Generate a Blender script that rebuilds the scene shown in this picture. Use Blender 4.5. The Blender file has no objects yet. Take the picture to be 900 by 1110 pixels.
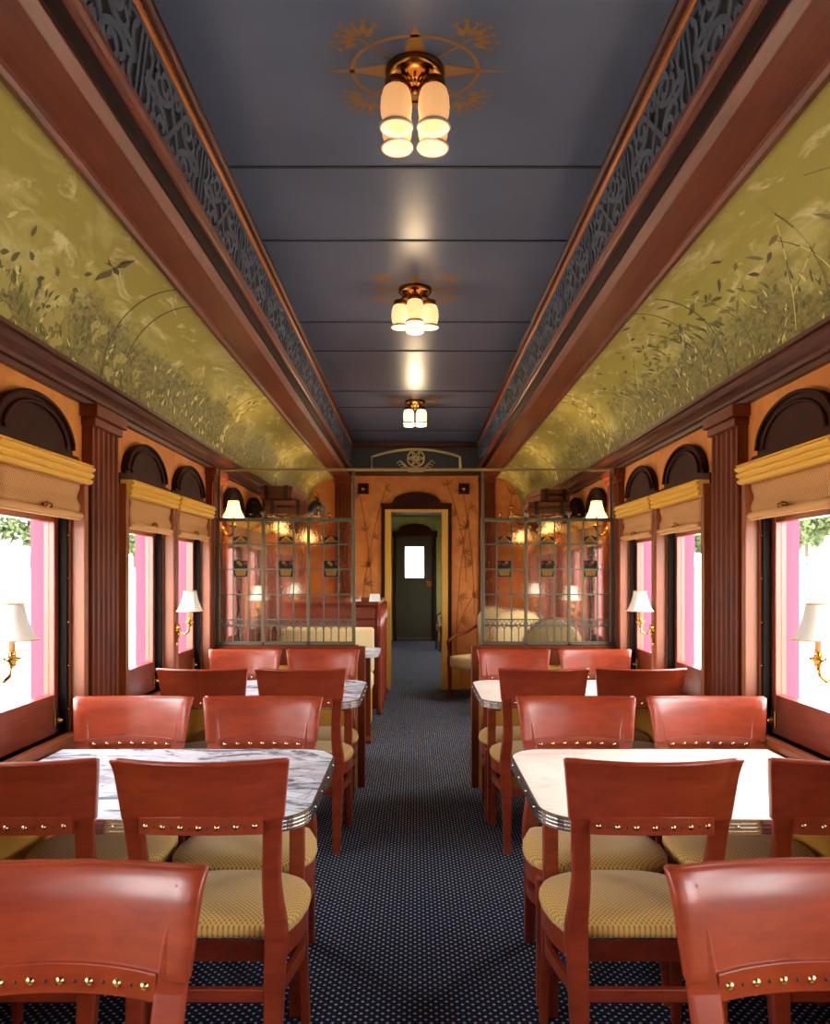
import bpy, bmesh, math, random
from mathutils import Vector, Matrix
PI = math.pi
rnd = random.Random(7)
S = bpy.context.scene
C = S.collection

# ------------------------------------------------------------------ helpers
def lin(r, g, b):
    f = lambda c: (c/255/12.92) if c/255 <= 0.04045 else ((c/255+0.055)/1.055)**2.4
    return (f(r), f(g), f(b), 1.0)

class MB:
    """collects faces and builds ONE mesh object"""
    def __init__(self):
        self.v = []; self.f = []; self.m = []; self.s = []
    def add(self, vs, fs, m=0, smooth=False):
        o = len(self.v); self.v += [tuple(p) for p in vs]
        for f in fs:
            self.f.append([i+o for i in f]); self.m.append(m); self.s.append(smooth)
        return self
    def box(self, x0, x1, y0, y1, z0, z1, m=0):
        if x0 > x1: x0, x1 = x1, x0
        vs = [(x, y, z) for x in (x0, x1) for y in (y0, y1) for z in (z0, z1)]
        return self.add(vs, [(0,1,3,2),(4,6,7,5),(0,4,5,1),(2,3,7,6),(0,2,6,4),(1,5,7,3)], m)
    def prism(self, poly, plane, a0, a1, m=0, smooth=False):
        n = len(poly)
        def P(p, a):
            return {'xz': (p[0], a, p[1]), 'yz': (a, p[0], p[1]), 'xy': (p[0], p[1], a)}[plane]
        vs = [P(p, a0) for p in poly] + [P(p, a1) for p in poly]
        self.add(vs, [list(range(n))[::-1], list(range(n, 2*n))], m)
        o = len(self.v) - 2*n
        for i in range(n):
            j = (i+1) % n
            self.f.append([o+i, o+j, o+n+j, o+n+i]); self.m.append(m); self.s.append(smooth)
        return self
    def loft(self, rings, m=0, smooth=True, cap=True, closed=False):
        n = len(rings[0]); vs = [p for r in rings for p in r]; fs = []
        R = len(rings)
        for i in range(R if closed else R-1):
            k = (i+1) % R
            for j in range(n):
                l = (j+1) % n
                fs.append((i*n+j, i*n+l, k*n+l, k*n+j))
        self.add(vs, fs, m, smooth)
        if cap and not closed:
            o = len(self.v) - len(vs)
            self.f.append([o+j for j in range(n)][::-1]); self.m.append(m); self.s.append(False)
            self.f.append([o+(R-1)*n+j for j in range(n)]); self.m.append(m); self.s.append(False)
        return self
    def tube(self, pts, r, n=8, m=0, closed=False, flat=None):
        pts = [Vector(p) for p in pts]; rings = []
        N = len(pts); up0 = Vector((0, 0, 1)) if flat is None else Vector(flat)
        for i, p in enumerate(pts):
            a = pts[(i-1) % N] if (closed or i > 0) else p
            b = pts[(i+1) % N] if (closed or i < N-1) else p
            t = (b-a).normalized()
            up = up0 if abs(t.dot(up0)) < .98 else Vector((1, .1, 0))
            u = t.cross(up).normalized(); w = u.cross(t).normalized()
            rr = r[i] if isinstance(r, (list, tuple)) else r
            rings.append([tuple(p + u*math.cos(2*PI*k/n)*rr + w*math.sin(2*PI*k/n)*rr) for k in range(n)])
        return self.loft(rings, m, n > 4, True, closed)
    def bar(self, path, m=0, smooth=False):
        """path rows (x,y,z,w,t): rectangular section, w along x, t along y"""
        rings = []
        for x, y, z, w, t in path:
            c = min(w, t)*.18
            rings.append([(x-w/2+c, y-t/2, z), (x+w/2-c, y-t/2, z), (x+w/2, y-t/2+c, z), (x+w/2, y+t/2-c, z),
                          (x+w/2-c, y+t/2, z), (x-w/2+c, y+t/2, z), (x-w/2, y+t/2-c, z), (x-w/2, y-t/2+c, z)])
        return self.loft(rings, m, smooth)
    def lathe(self, prof, c=(0,0,0), n=24, m=0, axis='z', smooth=True, cap=True):
        rings = []
        for r, h in prof:
            ring = []
            for k in range(n):
                a = 2*PI*k/n; p = (r*math.cos(a), r*math.sin(a), h)
                if axis == 'x': p = (h, p[0], p[1])
                if axis == 'y': p = (p[0], h, p[1])
                ring.append((c[0]+p[0], c[1]+p[1], c[2]+p[2]))
            rings.append(ring)
        return self.loft(rings, m, smooth, cap)
    def ball(self, c, r, n=8, m=0, sz=1.0):
        return self.lathe([(max(r*math.sin(PI*i/n), 1e-4), -r*sz*math.cos(PI*i/n)) for i in range(n+1)], c, n*2 if n < 8 else 16, m)
    def build(self, name, mats, parent=None, bevel=0, bseg=2, loc=None, recalc=True):
        me = bpy.data.meshes.new(name)
        me.from_pydata(self.v, [], self.f)
        me.polygons.foreach_set('material_index', self.m)
        me.polygons.foreach_set('use_smooth', self.s)
        if recalc:
            bm = bmesh.new(); bm.from_mesh(me)
            bmesh.ops.recalc_face_normals(bm, faces=bm.faces); bm.to_mesh(me); bm.free()
        for m in (mats if isinstance(mats, (list, tuple)) else [mats]): me.materials.append(m)
        me.update()
        o = bpy.data.objects.new(name, me); C.objects.link(o)
        if bevel:
            b = o.modifiers.new('bevel', 'BEVEL'); b.width = bevel; b.segments = bseg
            b.limit_method = 'ANGLE'; b.angle_limit = .7
        if parent: o.parent = parent
        if loc: o.location = loc
        return o

def thing(name, label, cat, loc=(0,0,0), rz=0, group=None):
    o = bpy.data.objects.new(name, None); C.objects.link(o)
    o.empty_display_size = .1; o.location = loc; o.rotation_euler = (0, 0, rz)
    return tag(o, label, cat, group)
def tag(o, label, cat, group=None):
    o['label'] = label; o['category'] = cat
    if group: o['group'] = group
    return o
def struct(o):
    o['kind'] = 'structure'; return o
def sempty(name, loc=(0,0,0)):
    o = bpy.data.objects.new(name, None); C.objects.link(o); o.location = loc
    return struct(o)
def copy_tree(o, parent=None):
    c = o.copy(); C.objects.link(c)
    if parent: c.parent = parent
    for ch in list(o.children): copy_tree(ch, c)
    return c
def dup(o, loc, rz=None, label=None, group=None):
    c = copy_tree(o); c.location = loc
    if rz is not None: c.rotation_euler = (0, 0, rz)
    if label: c['label'] = label
    if group: c['group'] = group
    return c

# ------------------------------------------------------------------ materials
class NT:
    def __init__(self, name):
        self.mat = bpy.data.materials.new(name); self.mat.use_nodes = True
        self.t = self.mat.node_tree; self.n = self.t.nodes; self.l = self.t.links
        self.b = self.n['Principled BSDF']; self.out = self.n['Material Output']
    def node(self, typ, **kw):
        n = self.n.new(typ)
        for k, v in kw.items(): setattr(n, k, v)
        return n
    def link(self, a, b): self.l.new(a, b)
    def val(self, sock, v):
        if hasattr(v, 'node'): self.l.new(v, sock)
        else: sock.default_value = v
    def math(self, op, a, b=0.0, c=0.0, clamp=False):
        n = self.node('ShaderNodeMath', operation=op, use_clamp=clamp)
        self.val(n.inputs[0], a); self.val(n.inputs[1], b); self.val(n.inputs[2], c)
        return n.outputs[0]
    def mix(self, f, a, b, blend='MIX'):
        n = self.node('ShaderNodeMix', data_type='RGBA', blend_type=blend)
        self.val(n.inputs[0], f); self.val(n.inputs[6], a); self.val(n.inputs[7], b)
        return n.outputs[2]
    def coord(self, kind='Object', scale=(1,1,1), rot=(0,0,0)):
        t = self.node('ShaderNodeTexCoord'); mp = self.node('ShaderNodeMapping')
        mp.inputs['Scale'].default_value = scale; mp.inputs['Rotation'].default_value = rot
        self.link(t.outputs[kind], mp.inputs['Vector']); return mp.outputs['Vector']
    def noise(self, vec, scale=5, detail=4, rough=.55, dist=0):
        n = self.node('ShaderNodeTexNoise')
        n.inputs['Scale'].default_value = scale; n.inputs['Detail'].default_value = detail
        n.inputs['Roughness'].default_value = rough; n.inputs['Distortion'].default_value = dist
        self.link(vec, n.inputs['Vector']); return n.outputs['Fac']
    def ramp(self, f, a, b, lo=0.0, hi=1.0):
        n = self.node('ShaderNodeMapRange'); n.clamp = True
        self.val(n.inputs[0], f); n.inputs[1].default_value = a; n.inputs[2].default_value = b
        n.inputs[3].default_value = lo; n.inputs[4].default_value = hi
        return n.outputs[0]
    def sep(self, vec):
        n = self.node('ShaderNodeSeparateXYZ'); self.link(vec, n.inputs[0]); return n.outputs
    def bump(self, h, strength=.2, dist=.01):
        n = self.node('ShaderNodeBump'); n.inputs['Strength'].default_value = strength
        n.inputs['Distance'].default_value = dist; self.link(h, n.inputs['Height'])
        self.link(n.outputs[0], self.b.inputs['Normal']); return n.outputs[0]

def plain(name, col, rough=.5, metal=0.0, spec=.5, coat=0.0):
    t = NT(name); t.b.inputs['Base Color'].default_value = col
    t.b.inputs['Roughness'].default_value = rough; t.b.inputs['Metallic'].default_value = metal
    t.b.inputs['Specular IOR Level'].default_value = spec; t.b.inputs['Coat Weight'].default_value = coat
    return t.mat

def wood(name, a, b, rough=.3, scale=(3, 3, 26), coat=.3, axis_long=None, coat_rough=.15):
    t = NT(name); v = t.coord('Object', scale)
    n1 = t.noise(v, 3.0, 5, .6, .6); n2 = t.noise(t.coord('Object', (2, 2, 2)), 2.2, 3, .5)
    f = t.ramp(t.math('ADD', t.math('MULTIPLY', n1, .6), t.math('MULTIPLY', n2, .4)), .35, .65)
    t.link(t.mix(f, a, b), t.b.inputs['Base Color'])
    t.b.inputs['Roughness'].default_value = rough
    t.b.inputs['Coat Weight'].default_value = coat; t.b.inputs['Coat Roughness'].default_value = coat_rough
    t.bump(n1, .05, .004)
    return t.mat

def lattice(t, pitch, coord=None):
    """distance to nearest node of a diagonal dot lattice, 0..  (in units of pitch)"""
    x, y, z = t.sep(coord)
    k = 1/pitch
    def one(off):
        fx = t.math('SUBTRACT', t.math('FRACT', t.math('MULTIPLY_ADD', x, k, off)), .5)
        fy = t.math('SUBTRACT', t.math('FRACT', t.math('MULTIPLY_ADD', y, k, off)), .5)
        return t.math('SQRT', t.math('ADD', t.math('MULTIPLY', fx, fx), t.math('MULTIPLY', fy, fy)))
    return t.math('MINIMUM', one(0.0), one(0.5))

M = {}
M['cherry'] = wood('cherry_wood', lin(112, 35, 15), lin(147, 55, 26), .34, (2.5, 12, 12), .4, None, .2)
M['mahogany'] = wood('mahogany', lin(50, 14, 6), lin(80, 28, 13), .42, (30, 1.2, 30), .1, None, .3)
M['beam'] = wood('beam_wood', lin(76, 24, 11), lin(112, 44, 22), .4, (30, 1.2, 30), .25, None, .25)
M['beam_shade'] = plain('shaded_beam_face', lin(34, 12, 10), .6, 0, .2)  # shade of the beam's aisle-facing side, put into the colour
M['mahogany_v'] = wood('mahogany_upright', lin(76, 26, 11), lin(112, 48, 21), .45, (30, 30, 1.5), .06, None, .3)
M['dark_header'] = wood('dark_header_wood', lin(40, 13, 8), lin(54, 18, 11), .65, (20, 4, 4), 0)
M['jamb'] = wood('window_jamb_wood', lin(110, 48, 17), lin(136, 66, 25), .45, (30, 30, 2), .1)
M['sash'] = wood('sash_wood', lin(88, 28, 14), lin(122, 46, 24), .35, (30, 3, 30), .3)
for k_, sp in (('dark_header', .15), ('mahogany_v', .14), ('mahogany', .28)): M[k_].node_tree.nodes['Principled BSDF'].inputs['Specular IOR Level'].default_value = sp
M['brass'] = plain('brass', lin(198, 150, 72), .22, 1.0)
M['old_brass'] = plain('aged_brass', lin(150, 100, 48), .25, 1.0)
M['black_metal'] = plain('black_channel', lin(16, 11, 9), .7, 0, .08)
M['lead'] = plain('lead_came', lin(92, 92, 82), .5, .6)
M['lead_dark'] = plain('dark_iron_frame', lin(92, 86, 70), .5, .6)
M['chrome'] = plain('ribbed_aluminium', lin(205, 208, 212), .22, 1.0)
M['stud'] = plain('dark_stud', lin(40, 14, 8), .4)
M['nail'] = plain('nailhead_brass', lin(214, 180, 130), .22, 1.0)
M['black'] = plain('black_board', lin(9, 9, 11), .6)
M['seam'] = plain('ceiling_seam', lin(20, 24, 36), .6)
M['gilt'] = plain('gilt_moulding', lin(168, 100, 48), .35, .5)
M['rail_gilt'] = plain('dull_gilt_rail', lin(150, 128, 84), .4, .6)
M['stencil'] = plain('gold_stencil', lin(134, 90, 32), .55, .15)
M['shade_white'] = plain('white_lamp_shade', lin(235, 230, 222), .8)
M['candle'] = plain('candle_tube', lin(220, 150, 96), .5)
M['yellow'] = plain('yellow_paint', lin(206, 152, 60), .4)
M['pink'] = plain('exterior_red_paint', lin(108, 54, 78), .6, 0, .2)
M['exterior_skin'] = plain('exterior_car_side', lin(120, 40, 60), .5)
M['cream_uph'] = plain('cream_upholstery', lin(214, 194, 146), .85)
M['olive_uph'] = plain('olive_upholstery', lin(128, 112, 70), .85)
M['rose_uph'] = plain('rose_grey_upholstery', lin(150, 128, 120), .85)
M['leather'] = wood('suitcase_leather', lin(104, 52, 28), lin(128, 68, 38), .45, (5, 5, 5), .1)
M['leather_dark'] = plain('dark_leather', lin(38, 28, 24), .45)
M['paper'] = plain('white_paper', lin(235, 235, 232), .7)
M['olive_door'] = plain('olive_door_paint', lin(52, 46, 24), .45)
M['bamboo'] = plain('bamboo_paint', lin(146, 84, 34), .8)
M['bamboo_soft'] = plain('bamboo_paint_soft', lin(154, 88, 38), .8)
M['amber'] = plain('amber_glass_motif', lin(112, 80, 34), .7, 0, .1)
M['green_glass'] = plain('green_glass_motif', lin(26, 34, 26), .7, 0, .1)
M['ruby_glass'] = plain('ruby_glass_motif', lin(110, 24, 24), .7, 0, .1)

# plaster wall: mottled orange gold
t = NT('orange_plaster'); v = t.coord('Object')
n = t.ramp(t.noise(v, 2.2, 6, .65, .4), .3, .72); n2 = t.ramp(t.noise(v, 9, 4, .6), .35, .7)
c = t.mix(n, lin(184, 102, 38), lin(210, 136, 60)); c = t.mix(t.math('MULTIPLY', n2, .55), c, lin(158, 82, 34))
t.link(c, t.b.inputs['Base Color']); t.b.inputs['Roughness'].default_value = .6; M['plaster'] = t.mat
t = NT('green_plaster'); v = t.coord('Object')
t.link(t.mix(t.ramp(t.noise(v, 3, 5, .6), .3, .7), lin(124, 122, 62), lin(146, 142, 78)), t.b.inputs['Base Color'])
t.b.inputs['Roughness'].default_value = .7; M['green_plaster'] = t.mat
# blue canvas ceiling
t = NT('blue_canvas'); v = t.coord('Object')
n = t.noise(v, 60, 3, .6); n1 = t.noise(v, 1.6, 4, .6)
t.link(t.mix(t.ramp(n1, .3, .7), lin(66, 75, 100), lin(78, 87, 112)), t.b.inputs['Base Color'])
t.b.inputs['Roughness'].default_value = .36; t.b.inputs['Specular IOR Level'].default_value = .45
t.bump(n, .08, .002); M['blue'] = t.mat
M['fret'] = plain('fretwork_grey', lin(78, 84, 104), .55, 0, .3)
M['end_blue'] = plain('dark_blue_panel', lin(38, 41, 50), .5)
# carpet
t = NT('dotted_carpet'); v = t.coord('Object')
d = lattice(t, .034, v); dot = t.ramp(d, .16, .115)
nz = t.noise(v, 220, 2, .6); n1 = t.noise(v, 1.2, 3, .5)
base = t.mix(nz, lin(9, 15, 36), lin(24, 38, 72))
dn = t.ramp(t.noise(v, 40, 2, .5), .3, .7, .55, 1.0)
t.link(t.mix(t.math('MULTIPLY', dot, dn), base, lin(200, 196, 184)), t.b.inputs['Base Color'])
t.b.inputs['Roughness'].default_value = .95; t.b.inputs['Specular IOR Level'].default_value = .15
t.bump(nz, .3, .004); M['carpet'] = t.mat
# seat fabric: gold with a lattice of dark dots
t = NT('seat_fabric'); v = t.coord('Object')
d = lattice(t, .0140, v); dot = t.ramp(d, .30, .16)
nz = t.noise(v, 300, 2, .5)
base = t.mix(nz, lin(196, 152, 74), lin(216, 176, 96))
t.link(t.mix(t.math('MULTIPLY', dot, .75), base, lin(112, 78, 34)), t.b.inputs['Base Color'])
t.b.inputs['Roughness'].default_value = .8; t.b.inputs['Sheen Weight'].default_value = .2
t.bump(d, .25, .004); M['fabric'] = t.mat
# woven roman shade
t = NT('woven_shade'); v = t.coord('Object')
d = lattice(t, .013, t.coord('Object', (1, 1, 1), (0, PI/2, 0)))
t.link(t.mix(t.ramp(d, .12, .34), lin(122, 76, 42), lin(196, 142, 92)), t.b.inputs['Base Color'])
t.b.inputs['Roughness'].default_value = .85; M['woven'] = t.mat
M['hem'] = plain('shade_hem', lin(190, 140, 92), .8)
# valance: glossy yellow silk
M['valance'] = plain('yellow_valance', lin(224, 174, 74), .4, 0, .4)

# table tops
def top_mat(name, base, ink, ink2, amount):
    t = NT(name); v = t.coord('Object', (1, 1, 1), (0, 0, .25))
    a = t.noise(t.coord('Object', (1.2, 3.5, 1), (0, 0, .3)), 3.4, 8, .7, 1.2)
    b = t.noise(t.coord('Object', (5, 1.4, 1), (0, 0, -.4)), 4.0, 7, .7, .5)
    br = t.node('ShaderNodeTexBrick'); t.link(t.coord('Object', (1, 1, 1), (0, 0, .5)), br.inputs['Vector'])
    br.inputs['Scale'].default_value = 5.0; br.inputs['Mortar Size'].default_value = .012
    br.inputs['Color1'].default_value = (1,1,1,1); br.inputs['Color2'].default_value = (.35,.35,.35,1); br.inputs['Mortar'].default_value = (0,0,0,1)
    sepc = t.node('ShaderNodeSeparateColor'); t.link(br.outputs['Color'], sepc.inputs[0])
    region = t.ramp(t.noise(v, 2.3, 2, .5), .48, .56); wash = t.ramp(t.noise(v, 1.7, 4, .6), .42, .68)
    strokes = t.ramp(a, .53, .60); blocks = t.math('MULTIPLY', t.math('SUBTRACT', 1.0, sepc.outputs[0]), region)
    base = t.mix(t.math('MULTIPLY', wash, amount*.55), base, ink)
    c = t.mix(t.math('MULTIPLY', strokes, amount), base, ink)
    c = t.mix(t.math('MULTIPLY', blocks, amount*.6), c, ink2)
    c = t.mix(t.math('MULTIPLY', t.ramp(b, .6, .66), amount*.7), c, ink)
    t.link(c, t.b.inputs['Base Color']); t.b.inputs['Roughness'].default_value = .22
    return t.mat
M['top_grey'] = top_mat('grey_inked_laminate', lin(212, 219, 230), lin(92, 100, 118), lin(44, 48, 58), .9)
M['top_cream'] = top_mat('cream_laminate', lin(250, 246, 234), lin(232, 204, 184), lin(220, 178, 158), .4)

# painted mural on the curved deck: UV u = metres along the car, v = 0 at cornice .. 1 at beam
def mural(name, seed):
    t = NT(name); tc = t.node('ShaderNodeTexCoord'); mp = t.node('ShaderNodeMapping')
    mp.inputs['Location'].default_value = (seed, seed*.3, 0)
    t.link(tc.outputs['UV'], mp.inputs[0]); uv = mp.outputs[0]
    U, V, _ = t.sep(tc.outputs['UV'])
    st = t.node('ShaderNodeMapping'); st.inputs['Scale'].default_value = (1.0, 1.6, 1); st.inputs['Rotation'].default_value = (0, 0, .35)
    t.link(uv, st.inputs[0])
    cl = t.noise(st.outputs[0], 2.0, 7, .6, .6)
    base = t.mix(t.ramp(V, 0, 1), lin(144, 132, 54), lin(166, 152, 74))
    base = t.mix(t.ramp(cl, .52, .66, 0, .75), base, lin(204, 192, 126))
    wisp = t.noise(st.outputs[0], 4.2, 7, .62, .9)
    base = t.mix(t.math('MULTIPLY', t.ramp(wisp, .56, .68), t.ramp(V, .3, .6)), base, lin(222, 212, 160))
    # foliage band that follows the cornice, ragged top edge
    edge = t.noise(uv, 1.3, 3, .6); fine = t.noise(uv, 17, 6, .75, .8)
    h = t.math('ADD', V, t.math('MULTIPLY', t.math('SUBTRACT', fine, .5), .5))
    lim = t.math('MULTIPLY_ADD', edge, 1.5, -.34)
    band = t.ramp(t.math('SUBTRACT', lim, h), -.05, .12)
    tone = t.ramp(t.noise(uv, 30, 5, .7, .5), .38, .62)
    fol = t.mix(tone, lin(62, 58, 24), lin(134, 122, 56))
    c = t.mix(t.math('MULTIPLY', band, .88), base, fol)
    t.link(c, t.b.inputs['Base Color']); t.b.inputs['Roughness'].default_value = .5
    return t.mat
M['mural_l'] = mural('mural_paint', 3.1); M['mural_r'] = mural('mural_paint_other', 11.7)
M['leaf_dark'] = plain('mural_leaf_dark', lin(78, 76, 36), .6)
M['leaf_light'] = plain('mural_leaf_light', lin(206, 194, 132), .6)
M['leaf_mid'] = plain('mural_leaf_mid', lin(112, 104, 50), .6)
M['mural_line'] = plain('mural_line', lin(66, 66, 34), .6)
M['bird'] = plain('mural_bird', lin(84, 74, 40), .6)
M['rock'] = plain('mural_rock', lin(160, 146, 80), .6)

# clear window glass and hammered screen glass
t = NT('window_glass'); g = t.node('ShaderNodeBsdfGlossy'); g.inputs['Roughness'].default_value = .02
tr = t.node('ShaderNodeBsdfTransparent'); mx = t.node('ShaderNodeMixShader'); mx.inputs[0].default_value = .035
t.link(tr.outputs[0], mx.inputs[1]); t.link(g.outputs[0], mx.inputs[2]); t.link(mx.outputs[0], t.out.inputs[0]); M['glass'] = t.mat
def hammered(name, tint, tw):
    t = NT(name); v = t.coord('Object')
    n = t.noise(t.coord('Object', (1.6, 1, .8)), 42, 2, .5, .4)
    bp = t.bump(n, .42, .016)
    rf = t.node('ShaderNodeBsdfRefraction'); rf.inputs['IOR'].default_value = 1.08; rf.inputs['Roughness'].default_value = .0
    rf.inputs['Color'].default_value = tint; t.link(bp, rf.inputs['Normal'])
    tr = t.node('ShaderNodeBsdfTransparent'); tr.inputs[0].default_value = (.97, .94, .9, 1)
    gl = t.node('ShaderNodeBsdfGlossy'); gl.inputs['Roughness'].default_value = .12; t.link(bp, gl.inputs['Normal'])
    m1 = t.node('ShaderNodeMixShader'); m1.inputs[0].default_value = tw
    m2 = t.node('ShaderNodeMixShader'); m2.inputs[0].default_value = .008
    t.link(tr.outputs[0], m1.inputs[1]); t.link(rf.outputs[0], m1.inputs[2])
    t.link(m1.outputs[0], m2.inputs[1]); t.link(gl.outputs[0], m2.inputs[2]); t.link(m2.outputs[0], t.out.inputs[0])
    return t.mat
M['hammered'] = hammered('hammered_glass', (.95, .91, .84, 1), .6)
# lamp glass
def glow(name, col, strength, base):
    t = NT(name); t.b.inputs['Base Color'].default_value = base; t.b.inputs['Roughness'].default_value = .35
    t.b.inputs['Emission Color'].default_value = col; t.b.inputs['Emission Strength'].default_value = strength
    return t.mat
M['opal'] = glow('opal_lamp_glass', lin(255, 178, 104), .8, lin(240, 225, 205))
M['opal_far'] = glow('opal_lamp_glass_bright', lin(255, 215, 160), 2.6, lin(240, 225, 205))
M['opal_mid'] = glow('opal_lamp_glass_warm', lin(255, 200, 132), 1.5, lin(240, 225, 205))
M['opal_rim'] = plain('opal_rim', lin(205, 190, 176), .2)
M['lit_shade'] = glow('lit_lamp_shade', lin(255, 205, 125), 4.0, lin(240, 230, 210))

# ------------------------------------------------------------------ dimensions
EYE = 1.386; F = 840.0
WX = 1.36                 # plaster face of the side walls
Y0, Y1 = -3.4, 9.4        # ends of the dining room
PIL = [-2.31, -.44, 1.43, 3.30, 5.17, 7.05, 8.92]
MIDS = [-1.375, .495, 2.365, 4.235, 6.11, 7.985]
WIN = sorted([m+d for m in MIDS for d in (-.37, .37)])
WH = .325; ZS, ZT = .77, 1.72      # window opening

# ------------------------------------------------------------------ floor
f = MB(); f.box(-1.5, 1.5, Y0-.1, 16.4, -.1, 0); struct(f.build('floor', M['carpet']))

# ------------------------------------------------------------------ side walls
def paint_plane(mb, poly, fn, m):
    mb.add([fn(*p) for p in poly], [list(range(len(poly)))], m)
def leaf_poly(x, y, ang, L, W):
    c, s = math.cos(ang), math.sin(ang)
    pts = [(0, 0), (.3*L, .5*W), (.6*L, .42*W), (L, 0), (.6*L, -.42*W), (.3*L, -.5*W)]
    return [(x + a*c - b*s, y + a*s + b*c) for a, b in pts]
def stem_poly(pts, w):
    L, R = [], []
    for i, p in enumerate(pts):
        a = pts[max(i-1, 0)]; b = pts[min(i+1, len(pts)-1)]
        dx, dy = b[0]-a[0], b[1]-a[1]; d = math.hypot(dx, dy) or 1
        L.append((p[0]-dy/d*w, p[1]+dx/d*w)); R.append((p[0]+dy/d*w, p[1]-dx/d*w))
    return [(L[i], L[i+1], R[i+1], R[i]) for i in range(len(pts)-1)]
def sprig(mb, x, y, ang, size, fn, m, n=5, rr=rnd):
    for k in range(n):
        a = ang + (k-(n-1)/2)*.42 + rr.uniform(-.12, .12)
        paint_plane(mb, leaf_poly(x, y, a, size*rr.uniform(.75, 1.1), size*.15), fn, m)

for s, nm in ((-1, 'left'), (1, 'right')):
    w = MB()
    def bx(y0, y1, z0, z1, m=0): w.box(s*WX, s*1.44, y0, y1, z0, z1, m)
    bx(Y0, Y1, 0, .60, 1); bx(Y0, Y1, .60, ZS, 1); bx(Y0, Y1, ZT, 2.62)
    edges = [Y0] + [e for c in WIN for e in (c-WH, c+WH)] + [Y1]
    for i in range(0, len(edges), 2): bx(edges[i], edges[i+1], ZS, ZT)
    fn = lambda a, b: (s*(WX-.002), a, b)
    for c0 in (3.44, 2.2, 4.3, 5.4):          # faint bamboo on the plaster between the arches
        path = [(c0+.05+.16*u*u, 2.08-.30*u) for u in (0, .25, .5, .75, 1)]
        for q in stem_poly(path, .004): paint_plane(w, q, fn, 2)
        sprig(w, path[2][0], path[2][1], -1.3, .08, fn, 2, 3)
    struct(w.build('wall_'+nm, [M['plaster'], M['yellow'], M['bamboo_soft']], recalc=False))
    # outer skin of the car around the openings
    k = MB()
    edges = [Y0] + [e for c in WIN for e in (c-WH, c+WH)] + [Y1]
    k.box(s*1.442, s*1.49, Y0, Y1, -.3, ZS-.03); k.box(s*1.442, s*1.49, Y0, Y1, ZT, 2.62)
    for i in range(0, len(edges), 2): k.box(s*1.442, s*1.49, edges[i], edges[i+1], ZS-.03, ZT)
    struct(k.build('trim_exterior_'+nm, M['exterior_skin']))
    # pilasters
    for i, p in enumerate(PIL):
        b = MB(); prof = [(p-.14, 1.36), (p-.14, 1.315)]
        nfl = 5
        for q in range(nfl):
            y = p - .105 + q*.0525
            prof += [(y-.017, 1.315), (y-.010, 1.328), (y+.010, 1.328), (y+.017, 1.315)]
        prof += [(p+.14, 1.315), (p+.14, 1.36)]
        b.prism([(s*x, y) for y, x in prof], 'xy', 0, 2.0)
        b.box(s*1.30, s*1.36, p-.15, p+.15, 1.995, 2.03); b.box(s*1.285, s*1.36, p-.165, p+.165, 2.03, 2.08)
        b.box(s*1.30, s*1.36, p-.15, p+.15, 0, .12)
        struct(b.build('trim_pilaster_'+nm, M['mahogany_v'], bevel=.004))
    # cornice
    b = MB(); prof = [(1.36,2.08),(1.335,2.08),(1.335,2.10),(1.322,2.104),(1.318,2.118),(1.308,2.13),(1.292,2.14),(1.284,2.152),(1.282,2.162),(1.266,2.164),(1.266,2.18),(1.36,2.18)]
    b.prism([(s*x, z) for x, z in prof], 'xz', Y0, Y1)
    struct(b.build('trim_cornice_'+nm, M['mahogany']))
    # boxed deck beam
    b = MB(); prof = [(.975,2.56),(.975,2.545),(.955,2.54),(.945,2.552),(.935,2.557),(.81,2.557),(.785,2.583),(.785,2.655),(.772,2.66),(.768,2.672),(.758,2.68),(.758,2.70),(.77,2.705),(.80,2.705),(.80,2.76),(.975,2.76)]
    b.prism([(s*x, z) for x, z in prof], 'xz', Y0, Y1)
    b.box(s*.80, s*.84, Y0, Y1, 2.76, 3.05)
    b.box(s*.779, s*.79, Y0, Y1, 2.588, 2.654, 1)  # inner face strip, painted darker to stand for its weaker light
    struct(b.build('trim_beam_'+nm, [M['beam'], M['beam_shade']], bevel=.002))
    # frieze with fretwork scrolls
    b = MB()
    za, xa, zb, xb = 2.71, .797, 2.945, .768
    fr = lambda u, vv, off=0.0: (s*(xa+(xb-xa)*vv-off), u, za+(zb-za)*vv)
    b.add([fr(Y0, 0), fr(Y1, 0), fr(Y1, 1), fr(Y0, 1)], [(0,1,2,3)], 0)
    r = .0105
    def scroll(pts, rad=r):
        if len(pts) > 3:                      # smooth the curl
            sm = []
            for i in range(len(pts)-1):
                p0, p1, p2, p3 = pts[max(i-1, 0)], pts[i], pts[i+1], pts[min(i+2, len(pts)-1)]
                for k in range(3):
                    t_ = k/3; sm.append(tuple(.5*((2*p1[a])+(-p0[a]+p2[a])*t_+(2*p0[a]-5*p1[a]+4*p2[a]-p3[a])*t_*t_+(-p0[a]+3*p1[a]-3*p2[a]+p3[a])*t_**3) for a in (0, 1)))
            pts = sm+[pts[-1]]
        for q in stem_poly([(u, vv*(zb-za)) for u, vv in pts], rad):
            A_ = [fr(u, h/(zb-za), .006) for u, h in q]; B_ = [fr(u, h/(zb-za), .0) for u, h in q]
            b.add(A_+B_, [(0,1,2,3), (0,1,5,4), (3,2,6,7)], 1)
    H = zb-za
    for vv in (.04, .96): scroll([(Y0, vv), (Y1, vv)], .010)
    U = .62; nU = int((Y1-Y0)/U)
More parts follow.
